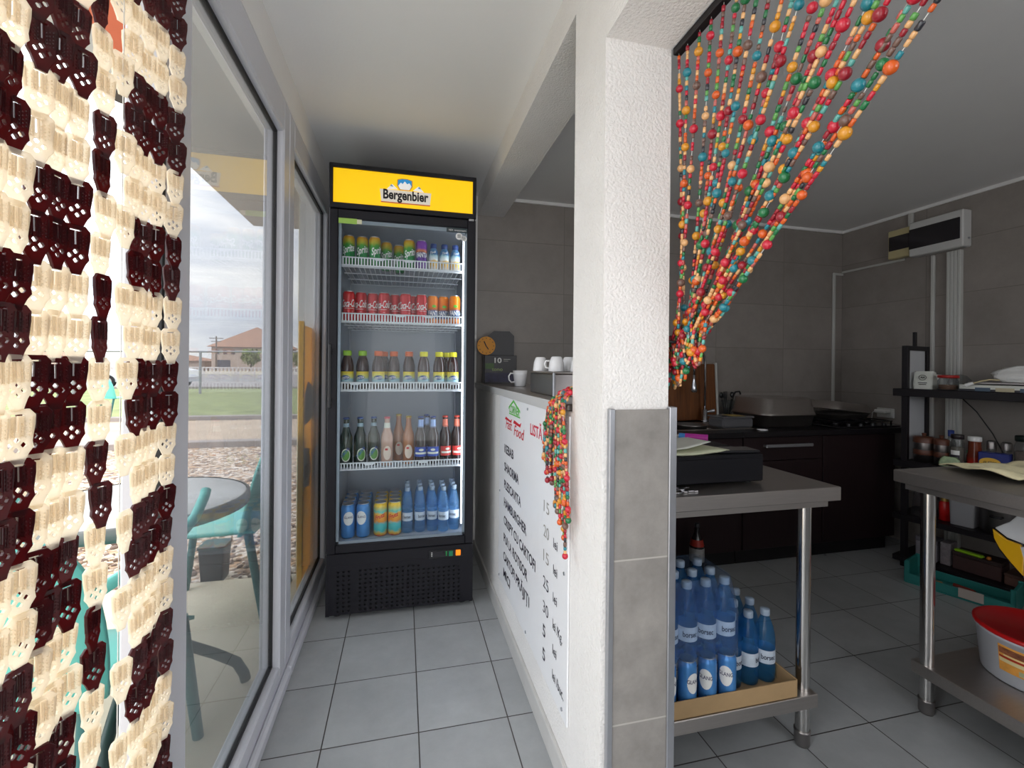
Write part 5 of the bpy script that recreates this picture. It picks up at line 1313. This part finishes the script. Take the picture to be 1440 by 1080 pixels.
b = B(); sec = [([(x * (1 + rg.uniform(-.12, .12)), y * (1 + rg.uniform(-.12, .12))) for x, y in rrect(.055 * (1 - .3 * k / 6), .06 * (1 - .3 * k / 6), .02)], .04 * k) for k in range(7)]
loft(b, sec); b.done('bag_body', glass('crinkled_clear_bag', (.7, .68, .7), 1.0, .15, .10, (.4, .38, .4)), t)
# bottom: teal crate and odds and ends
M_teal = mat('teal_plastic_crate', (36, 120, 116), .45)
cr_ = rthing('plastic_crate', 'teal plastic crate of tools on the floor in front of the rack', 'crate', .345, -.118, 0, .10)
b = B(); b.box((-.20, -.10, .001), (.22, .085, .008)); b.done('crate_floor', M_teal, cr_)
for a, c in (((-.20, -.10, .008), (.22, -.092, .055)), ((-.20, .077, .008), (.22, .085, .055)), ((-.205, -.10, .001), (-.19, .085, .12)), ((.21, -.10, .001), (.225, .085, .12))):
    b = B(); b.box(a, c, 0, .003); b.done('crate_side', M_teal, cr_)
for x in (-.20, .205):
    for y in (-.10, .07):
        b = B(); b.box((x, y, .055), (x + .02, y + .015, .125), 0, .003); b.done('corner_post', M_teal, cr_)
b = B(); b.box((.02, -.104, .012), (.115, -.1005, .062), 0, .001); o = b.done('label_holder', mat('crate_label', (176, 166, 158), .6), cr_); o['label'] = 'blank beige label plate'
for k, (x, y, L_, a, c, l) in enumerate([(-.06, -.02, .16, .3, (150, 110, 60), 'wooden-handled tool lying in the teal crate nearest the table leg'), (.06, .01, .18, -.2, (130, 44, 36), 'red-handled tool lying across the middle of the teal crate'), (.12, -.03, .15, .5, (90, 60, 50), 'brown-handled tool at the label end of the teal crate')]):
    t = thing('hand_tool', l, 'tool', tuple(Vector(on(.345, -.118, .010 + .016 * 0)) + ru * x + rw * y), RA + a, 'tools in the teal crate')
    b = B(); b.cyl((-L_ / 2, 0, .012), (.0, 0, .012), .010, .012, 12); b.done('handle', mat('tool_handle_%d' % (k + 1), c, .45), t)
    b = B(); b.cyl((.0, 0, .012), (L_ / 2, 0, .012), .004, .003, 8); b.done('shaft', M_steel_d, t)
Z4 = .0625
for k, (s, d, w_, dd, h_, c, l) in enumerate([(.36, .12, .10, .06, .10, (60, 36, 34), 'dark red carton on the bottom rack shelf behind the crate'), (.14, .11, .05, .05, .13, (120, 116, 124), 'grey plastic canister at the far end of the bottom rack shelf'), (.532, .12, .06, .07, .06, (90, 60, 50), 'low brown carton on the bottom rack shelf near the pot')]):
    t = rthing('storage_box', l, 'box', s, d, Z4)
    b = B(); b.box((-w_, -dd, 0), (w_, dd, h_ * .8), 0, .004); b.done('box_body', mat('box_%s' % ('dark_red', 'grey', 'brown')[k], c, .6, var=.2, scale=20), t)
    b = B(); b.box((-w_ - .002, -dd - .002, h_ * .8 + .0003), (w_ + .002, dd + .002, h_), 0, .004); b.done('lid', mat('box_lid_%s' % ('dark_red', 'grey', 'brown')[k], tuple(int(v * .8) for v in c), .6), t)
t = rthing('scrub_brush', 'lime green brush with a wooden tip lying on the dark red carton', 'brush', .345, .07, Z4 + .1005, -.12)
b = B(); b.box((-.08, -.018, .0), (.045, .018, .014), 0, .006); b.done('handle', mat('lime_plastic', (150, 200, 40), .4), t)
b = B(); b.sphere((.066, 0, .010), .011, 0, 12, 8); b.done('tip', mat('amber_wood_tip', (170, 100, 30), .5), t)
t = rthing('magazine', 'folded newspaper lying beside the lime green brush on the bottom rack shelf', 'newspaper', .225, .12, Z4)
b = B(); b.box((-.024, -.05, 0), (.024, .05, .13), 0, .004); b.done('pages', mat('newsprint', (120, 112, 116), .8, var=.3, scale=40), t)

# ------------------------------------------------------------------ second table: towel, bucket, bag
b = B(); n = 22; vs, fs = [], []
rg = random.Random(9)
for j in range(n + 1):
    for i in range(n + 1):
        u, v = i / n, j / n
        z = .010 + .012 * math.sin(u * 9 + v * 4) * math.sin(v * 7 - u * 3) + .010 * math.sin(u * 21 + 1.3 * v) * .5 + .012 * (1 - abs(2 * v - 1))
        vs.append((u * .48 - .02 * math.sin(v * 5), v * .235 - .04 * math.sin(u * 2.4), max(.0015, z)))
for j in range(n):
    for i in range(n):
        a = j * (n + 1) + i; fs.append([a, a + 1, a + n + 2, a + n + 1])
b.add(vs, fs, 0, True)
tw = b.done('kitchen_towel', mat('cream_checked_towel', (226, 216, 176), .9, var=.14, scale=24, bump=.5, bscale=200), None, (1.905, 1.015, .8425), (0, 0, -.02))
sm = tw.modifiers.new('thick', 'SOLIDIFY'); sm.thickness = .004; sm.offset = 1
tag(tw, 'crumpled cream towel spread on the second steel table', 'towel')
bk = thing('plastic_bucket', 'white plastic bucket with a red lid on the lower shelf of the second table', 'bucket', (2.075, 1.050, .1705)); bk.scale = (1, 1, .86)
b = B(); b.lathe([(0, .001), (.132, 0), (.137, .005), (.150, .165), (.153, .166), (.154, .182)], 36); b.done('bucket_body', mat('white_bucket_plastic', (226, 228, 236), .35), bk)
b = B(); b.lathe([(.1555, .178), (.158, .180), (.158, .191), (.152, .195), (.146, .189), (0, .189)], 36); b.done('lid', mat('red_bucket_lid', (196, 20, 24), .3), bk)
b = B(); a0 = R(-152)
def rr_at(z): return .137 + (z - .005) * (.013 / .16) + .0008
def cpatch(b, z0, z1_, a0, a1, mi):
    vs, fs = [], []
    for k in range(13):
        a = a0 + (a1 - a0) * k / 12
        vs += [(rr_at(z0) * math.cos(a), rr_at(z0) * math.sin(a), z0), (rr_at(z1_) * math.cos(a), rr_at(z1_) * math.sin(a), z1_)]
    b.add(vs, [[2 * k, 2 * k + 2, 2 * k + 3, 2 * k + 1] for k in range(12)], mi, True)
A0, A1 = R(170), R(228)
cpatch(b, .050, .150, A0, A1, 0); b.done('bucket_label', mat('bucket_label_orange', (240, 170, 80), .45, var=.15, scale=30), bk)
def rr_at(z): return .137 + (z - .005) * (.013 / .16) + .0016
b = B(); cpatch(b, .118, .142, A0 + .02, A1 - .25, 0); cpatch(b, .102, .109, A0 + .02, A1 - .02, 1); cpatch(b, .086, .100, A0 + .02, A1 - .02, 2); cpatch(b, .111, .116, A0 + .1, A1 - .02, 2); cpatch(b, .056, .074, A0 + .35, A1 - .3, 3)
b.done('label_print', [mat('label_brown_photo', (150, 90, 60), .5, var=.5, scale=50), mat('label_deep_red', (180, 40, 30), .5), mat('label_cream_print', (240, 224, 170), .5), mat('label_grey_green', (190, 190, 150), .5)], bk)
yb = thing('charcoal_bag', 'yellow and white printed bag with black edges hanging under the second table', 'bag', (2.03, 1.03, .63))
M_yb = mat('bag_yellow', (236, 180, 20), .4, bump=.4, bscale=20); M_wb = mat('bag_white', (226, 228, 232), .4, bump=.4, bscale=20)
def bagpanel(name, poly, x0, x1, m):
    b = B(); b.prism(poly, x0, x1, 'x'); o = b.done(name, m, yb); md = o.modifiers.new('soft', 'BEVEL'); md.width = .004; md.segments = 2; return o
yel = [(.105, .022), (.066, -.002), (.028, -.006), (.020, -.045), (.022, -.11), (.056, -.075), (.085, -.04), (.1, -.01)]
bagpanel('yellow_panel', yel, -.030, .03, M_yb)
bagpanel('black_edge', [(y * 1.0 + (.004 if y > .05 else -.002), z + (.004 if z > -.02 else -.005)) for y, z in yel], -.026, .034, M_blkp)
bagpanel('white_panel', [(.026, -.010), (-.06, .0), (-.30, -.02), (-.30, -.235), (-.05, -.235), (.004, -.19), (.016, -.11), (.018, -.045)], -.040, .03, M_wb)
bagpanel('white_panel', [(.10, .026), (.066, .004), (.026, -.002), (-.06, .012), (-.30, .05), (-.30, .145), (.0, .145), (.06, .06)], -.028, .03, M_wb)

# ------------------------------------------------------------------ electrical fittings on the walls
M_trk = mat('white_cable_trunking', (196, 196, 192), .5); M_beige = mat('aged_beige_plastic', (196, 184, 140), .45); M_dkw = mat('smoked_window', (28, 24, 30), .15, coat=.6)
M_panel = mat('white_panel_plastic', (206, 206, 204), .4)
eb = thing('fuse_box', 'large white fuse box with a smoked window high on the right kitchen wall', 'fuse box', (XR, 2.215, 2.085))
b = B(); b.box((-.075, -.165, -.112), (-.001, .143, .118), 0, .006); b.done('housing', M_panel, eb)
b = B(); b.box((-.080, -.150, -.062), (-.0755, .140, .072), 0, .002); b.done('window_flap', M_dkw, eb)
b = B(); b.cyl((-.03, -.1655, -.06), (-.03, -.171, -.06), .006, seg=10); b.done('screw', M_alu, eb)
eb2 = thing('fuse_box', 'small aged beige fuse box beside the large white one', 'fuse box', (XR, 2.435, 2.09))
b = B(); b.box((-.06, -.072, -.100), (-.001, .072, .100), 0, .006); b.done('housing', M_beige, eb2)
b = B(); b.box((-.065, -.07, -.045), (-.0605, .062, .055), 0, .002); b.done('window_flap', M_dkw, eb2)
def trunk(label, boxes, nm='cable_trunking'):
    b = B()
    for a, c in boxes: b.box(a, c, 0, .003)
    o = b.done(nm, M_trk); return tag(o, label, 'cable trunking')
trunk('broad ribbed white cable duct running down below the white fuse box', [((XR - .030, 2.090 + k * .0195, .02), (XR - .001, 2.108 + k * .0195, 1.965)) for k in range(4)])
trunk('narrow white cable duct left of the broad one below the fuse box', [((XR - .02, 2.243, .02), (XR - .001, 2.262, 1.965))])
trunk('short white cable duct between the ceiling and the fuse boxes', [((XR - .02, 2.375, 2.195), (XR - .001, 2.405, 2.29))])
trunk('thin white cable duct from the beige fuse box down the back wall', [((XR - .014, 2.43, 1.972), (XR - .001, 2.895, 1.988)), ((XR - .095, YB - .014, 1.955), (XR - .001, YB - .001, 1.972)), ((XR - .102, YB - .016, .83), (XR - .080, YB - .001, 1.972))])
ch = thing('phone_charger', 'white charger with a cable in a socket on the right wall by the rack', 'charger', (XR, 2.55, .89))
b = B(); b.box((-.012, -.06, -.035), (-.001, .06, .035), 0, .004); b.done('socket_plate', M_panel, ch)
b = B(); b.box((-.075, -.045, .0), (-.0125, .035, .026), 0, .006); b.done('adapter', M_wprint, ch)
b = B(); b.tube([(-.06, .036, .012), (-.062, .05, .0), (-.06, .055, -.03), (-.06, .06, -.064)], .0035, 8); b.done('cable', M_wprint, ch)
cw = thing('hanging_cable', 'thin dark cable running down behind the rack below its top shelf', 'cable', on(.40, .235, .9))
b = B(); b.tube([(-.02, .17, .14), (-.01, .10, .06), (.0, .03, -.06), (.0, -.03, -.19)], .003, 6); b.done('cable', M_blkp, cw)
# ------------------------------------------------------------------ terrace furniture
M_tealc = mat('teal_plastic_chair', (104, 196, 186), .4, var=.04, scale=5)
M_tealg = mat('dark_teal_leg', (30, 92, 92), .45)
M_tabtop = mat('pale_stone_table_top', (206, 208, 206), .35, var=.08, scale=30)
M_rim = mat('grey_table_rim', (120, 122, 120), .45); M_dark = mat('dark_green_metal', (38, 58, 56), .45, .3)
tt = thing('terrace_table', 'round pale terrace table with a grey rim on a dark curved-foot stand', 'table', (-.885, 1.83, -.008))
b = B(); b.lathe([(0, .705), (.318, .705), (.318, .728), (.312, .732), (0, .732)], 40); b.done('tabletop', M_tabtop, tt)
b = B(); b.lathe([(.3185, .692), (.327, .692), (.329, .705), (.327, .730), (.3185, .734)], 40); b.done('rim', M_rim, tt)
b = B(); b.cyl((0, 0, .10), (0, 0, .70), .032, seg=18); b.lathe([(.032, .64), (.12, .695), (.12, .704), (0, .704)], 18); b.done('pedestal', M_dark, tt)
for k in range(4):
    a = .18 + k * PI / 2
    b = B(); b.tube([(.03 * math.cos(a), .03 * math.sin(a), .22), (.12 * math.cos(a), .12 * math.sin(a), .20), (.22 * math.cos(a), .22 * math.sin(a), .14), (.29 * math.cos(a), .29 * math.sin(a), .09), (.315 * math.cos(a), .315 * math.sin(a), .04), (.32 * math.cos(a), .32 * math.sin(a), .015)], .018, 10); b.done('leg', M_dark, tt)
def chair(label, arms):
    t = thing('terrace_chair', label, 'chair', (0, 0, 0), 0, 'teal plastic terrace chairs')
    b = B(); n = 8; vs, fs = [], []
    for lay in (0, .012):
        for j in range(n + 1):
            for i in range(n + 1):
                u, v = i / n - .5, j / n - .5; vs.append((u * (.47 - .05 * (v + .5)), v * .44, .43 + lay - .02 * (1 - (2 * u) ** 2) * (1 - v * 1.2) * .8 - (.03 * max(0, -v - .35) * 8 if v < -.35 else 0)))
    k = (n + 1) ** 2
    for j in range(n):
        for i in range(n):
            a = j * (n + 1) + i; q = [a, a + 1, a + n + 2, a + n + 1]; fs += [[x + k for x in q], q[::-1]]
    per = [i for i in range(n)] + [n + (n + 1) * j for j in range(n)] + [k - 1 - i for i in range(n)] + [(n + 1) * (n - j) for j in range(n)]
    for x, y in zip(per, per[1:] + per[:1]): fs.append([x, y, y + k, x + k])
    b.add(vs, fs, 0, True); b.done('seat', M_tealc, t)
    b = B(); vs, fs = [], []
    for lay in (0, .012):
        for j in range(n + 1):
            for i in range(n + 1):
                u, v = i / n - .5, j / n; vs.append((u * (.44 + .04 * math.sin(v * PI)) * (1 - .18 * max(0, v - .8) * 5 * abs(u) * 2), .20 + .10 * v + lay - .05 * (2 * u) ** 2, .42 + .43 * v - .03 * (2 * u) ** 2 * v))
    fs = []
    for j in range(n):
        for i in range(n):
            a = j * (n + 1) + i; q = [a, a + 1, a + n + 2, a + n + 1]; fs += [[x + k for x in q], q[::-1]]
    for x, y in zip(per, per[1:] + per[:1]): fs.append([x, y, y + k, x + k])
    b.add(vs, fs, 0, True); b.done('backrest', M_tealc, t)
    for s in (-1, 1):
        if arms:
          b = B(); b.tube([(s * .225, .22, .69), (s * .265, .12, .715), (s * .275, -.04, .725), (s * .270, -.14, .745), (s * .262, -.215, .785), (s * .258, -.235, .80)], .015, 10); b.cyl((s * .272, .02, .715), (s * .225, .05, .42), .012, .014, 10); b.done('armrest', M_tealc, t)
        b = B(); b.cyl((s * .215, -.18, .425), (s * .24, -.24, .0), .019, .016, 12); b.done('leg', M_tealg, t)
        b = B(); b.cyl((s * .20, .19, .425), (s * .225, .27, .0), .019, .016, 12); b.done('leg', M_tealg, t)
    return t
c1 = chair('armless teal terrace chair beyond the round table, its back to the window', False)
c1.location = (-.88, 2.50, -.008); c1.rotation_euler = (0, 0, -PI / 2)
c2 = chair('teal terrace armchair with its back to the strip curtain, close outside the doorway', True); c2.location = (-.885, 1.42, -.008); c2.rotation_euler = (0, 0, PI - .04)
dup(c1, (-1.52, 1.80, -.008), PI / 2, 'teal terrace chair across the round table from the window')
dup(c1, (-5.9, 11.3, .03), 2.5, 'teal chair standing alone far out on the lawn edge')
pt = thing('planter_pot', 'small dark square planter at the edge of the gravel under the teal chair', 'planter', (-1.04, 2.90, -.03))
b = B(); loft(b, [(rrect(.055, .055, .01), 0), (rrect(.065, .065, .012), .19)]); b.done('pot', M_blkp, pt)
b = B(); loft(b, [(rrect(.069, .069, .012), .1903), (rrect(.069, .069, .012), .205)]); b.done('pot_rim', M_dark, pt)
# yellow advertising panel outside window 2
ys = thing('advertising_panel', 'tall yellow advertising panel with white print standing outside the narrower window', 'sign', (-.525, 2.74, -.008))
M_yel = translucent('yellow_banner_cloth', (246, 204, 40), .6, (255, 214, 40), .5); M_amb = mat('amber_print', (236, 176, 30), .45)
b = B(); b.box((-.012, -.15, .03), (.008, .15, 1.42), 0, .003); b.done('panel', M_yel, ys)
b = B(); b.box((-.016, .150, .0), (.012, .166, 1.44), 0, .003); b.box((-.016, -.166, .0), (.012, -.15, 1.44), 0, .003); b.done('frame', M_amb, ys)
b = B(); b.prism([(-.13, .88), (.10, .90), (.14, 1.0), (.10, 1.08), (-.04, 1.12), (-.13, 1.05)], .0083, .0095, 'x', 0); b.prism([(-.13, .55), (.02, .52), (.05, .62), (.0, .74), (-.13, .76)], .0083, .0095, 'x', 0); b.box((.0083, -.12, .58), (.0100, -.02, .66), 1); b.done('print', [M_wprint, mat('print_brown', (150, 120, 90), .5)], ys)

b = B(); b.box((-1.0, .75, 2.292), (-.87, 1.93, 2.2995)); struct(b.done('trim_4', mat('terracotta_soffit', (214, 110, 80), .7, var=.06, scale=4)), 'terracotta soffit board under the canopy')
lp = thing('outdoor_lamp', 'white dome lamp with a dark rim hanging under the canopy', 'lamp', (-1.03, 1.985, 2.19))
b = B(); b.lathe([(.044, .012), (.044, .06), (.03, .10), (0, .109)], 24); b.done('lamp_shade', mat('lamp_white', (232, 234, 230), .5), lp)
b = B(); b.lathe([(.0445, 0), (.0455, .004), (.0455, .012), (.0445, .0125)], 24); b.lathe([(0, .001), (.0445, .001)], 24); b.done('rim', M_blkp, lp)
# ------------------------------------------------------------------ the far side of the road
M_render = mat('pale_house_render', (196, 176, 160), .9, var=.05, scale=.5); M_tile = mat('brown_roof_tiles', (160, 124, 104), .9, var=.15, scale=1.0); M_win = mat('dark_house_window', (96, 92, 98), .3)
def house(label, loc, rz, w_, d_, h_, rh, wins, over=.6):
    t = thing('house', label, 'house', loc, rz)
    b = B(); b.box((-w_, -d_, 0), (w_, d_, h_)); b.done('wall', M_render, t)
    b = B(); W, D = w_ + over, d_ + over; rl = max(.01, W - D)
    b.add([(-W, -D, h_), (W, -D, h_), (W, D, h_), (-W, D, h_), (-rl, 0, h_ + rh), (rl, 0, h_ + rh)], [[0, 1, 5, 4], [1, 2, 5], [2, 3, 4, 5], [3, 0, 4], [3, 2, 1, 0]]); b.done('roof', M_tile, t)
    for (x0, x1, z0, z1_) in wins:
        b = B(); b.box((x0, -d_ - .06, z0), (x1, -d_ - .001, z1_)); b.done('window', M_win, t)
    return t
house('large two-storey house with a brown hipped roof across the road', (-26.4, 92, 0), .0, 5.5, 5.4, 4.15, 3.9, [(-4.9, -4.3, 2.9, 3.6), (-3.7, -3.1, 2.9, 3.6), (-2.5, -1.9, 2.9, 3.6), (-4.6, -2.6, .5, 1.9), (0, 1.2, 2.7, 3.6), (3, 4.4, .4, 1.8)])
house('low brown-roofed annex beside the large house', (-38.2, 92, 0), 0, 4.2, 4, 1.7, 1.2, [(-3, -1.6, .4, 1.4), (0, 1.4, .4, 1.4)])
house('distant low house at the far end of the road behind the car', (-66, 100, 0), 0, 6, 4, 2.4, 1.5, [(-4, -2.6, .8, 2.0), (2, 3.4, .8, 2.0)])
def tree(label, loc, h_, r, seed, c):
    t = thing('tree', label, 'tree', loc, 0, 'trees by the far house')
    g = random.Random(seed)
    b = B(); b.tube([(0, 0, 0), (.05, 0, h_ * .35), (-.05, .05, h_ * .62)], .1, 8, radii=[.16, .12, .06]); b.done('trunk', TRUNK, t)
    b = B()
    for k in range(420):
        a = g.uniform(0, 2 * PI); ph = math.acos(g.uniform(-1, 1)); q = r * g.uniform(.45, 1.0)
        p = Vector((q * math.sin(ph) * math.cos(a), q * math.sin(ph) * math.sin(a), h_ * .66 + q * .95 * math.cos(ph)))
        s = g.uniform(.14, .28); M = Matrix.Translation(p) @ Euler((g.uniform(0, 3), g.uniform(0, 3), g.uniform(0, 3))).to_matrix().to_4x4()
        b.add([(-s, 0, 0), (0, -s * .6, 0), (s, 0, .02), (0, s * .6, 0)], [[0, 1, 2, 3]], 0, False, M)
    b.done('foliage', c, t)
TRUNK = mat('grey_bark', (120, 104, 92), .9)
G1 = mat('leaf_olive', (136, 142, 92), .9, var=.2, scale=2); G2 = mat('leaf_soft_green', (120, 136, 84), .9, var=.2, scale=2)
tree('round olive-green tree before the near corner of the large house', (-20.9, 70, 0), 3.4, 1.3, 1, G1)
tree('taller soft green tree before the middle of the large house', (-17.6, 70, 0), 3.8, 1.5, 2, G2)
tree('small olive-green tree at the far end of the large house', (-14.4, 70, 0), 3.2, 1.3, 3, G1)
pl_ = thing('utility_pole', 'wooden utility pole with two cross-arms beside the large house', 'pole', (-28.8, 80, 0))
b = B(); b.cyl((0, 0, 0), (0, 0, 5.6), .14, .10, 10); b.done('pole_shaft', TRUNK, pl_)
for z, l in ((5.2, 1.0), (4.7, .7)):
    b = B(); b.box((-l, -.06, z), (l, .06, z + .10)); b.done('crossarm', TRUNK, pl_)
fn = thing('pipe_railing', 'grey pipe railing standing along the far edge of the lawn', 'railing', (-6.5, 20, .03))
M_pipe = mat('grey_pipe', (150, 150, 156), .5, .3)
b = B(); b.cyl((-9, 0, 1.55), (4.5, 0, 1.72), .035, seg=8); b.done('rail', M_pipe, fn)
for x in (-8.5, -5.4, -1.25, 2.4):
    b = B(); b.cyl((x, 0, 0), (x, 0, 1.56 + .0126 * (x + 9)), .05, seg=8); b.done('post', M_pipe, fn)
wl_ = thing('garden_wall', 'low white slatted garden wall in front of the large house', 'wall', (-22, 60, -.02))
M_gw = mat('white_garden_wall', (222, 216, 210), .8)
b = B(); b.box((-24, -.1, 0), (16, .1, .35)); b.box((-24, -.14, .72), (16, .14, .86)); b.done('wall_body', M_gw, wl_)
b = B()
for k in range(100): b.box((-23.8 + k * .398, -.05, .35), (-23.6 + k * .398, .05, .72))
b.done('slats', M_gw, wl_)
# parked car
cr = thing('parked_car', 'silver-white car parked beyond the lawn, seen through the strip curtain', 'car', (-12.6, 26.5, -.02))
M_car = mat('silver_car_paint', (206, 210, 214), .25, .2, coat=.5); M_carw = mat('dark_car_glass', (60, 70, 80), .1, coat=.6); M_tyre = mat('black_tyre', (24, 24, 26), .8)
prof = [(-2.0, .30), (-2.05, .62), (-1.75, .80), (-1.1, .90), (-.55, 1.36), (.75, 1.40), (1.55, .98), (2.0, .88), (2.08, .55), (2.0, .30)]
b = B(); b.prism(prof, -.82, .82, 'y'); b.done('car_body', M_car, cr)
b = B(); b.prism([(-.98, .93), (-.50, 1.30), (.05, 1.32), (.05, .93)], -.826, .826, 'y'); b.prism([(.12, .93), (.12, 1.32), (.72, 1.34), (1.3, .98)], -.826, .826, 'y'); b.done('side_window', M_carw, cr)
for x in (-1.3, 1.3):
    for s in (-1, 1):
        b = B(); b.cyl((x, s * .70, .32), (x, s * .86, .32), .32, seg=24); wh = b.done('wheel', M_tyre, cr)
        b = B(); b.cyl((x, s * .855, .32), (x, s * .87, .32), .20, seg=20)
        o = b.done('hubcap', M_silver, wh)
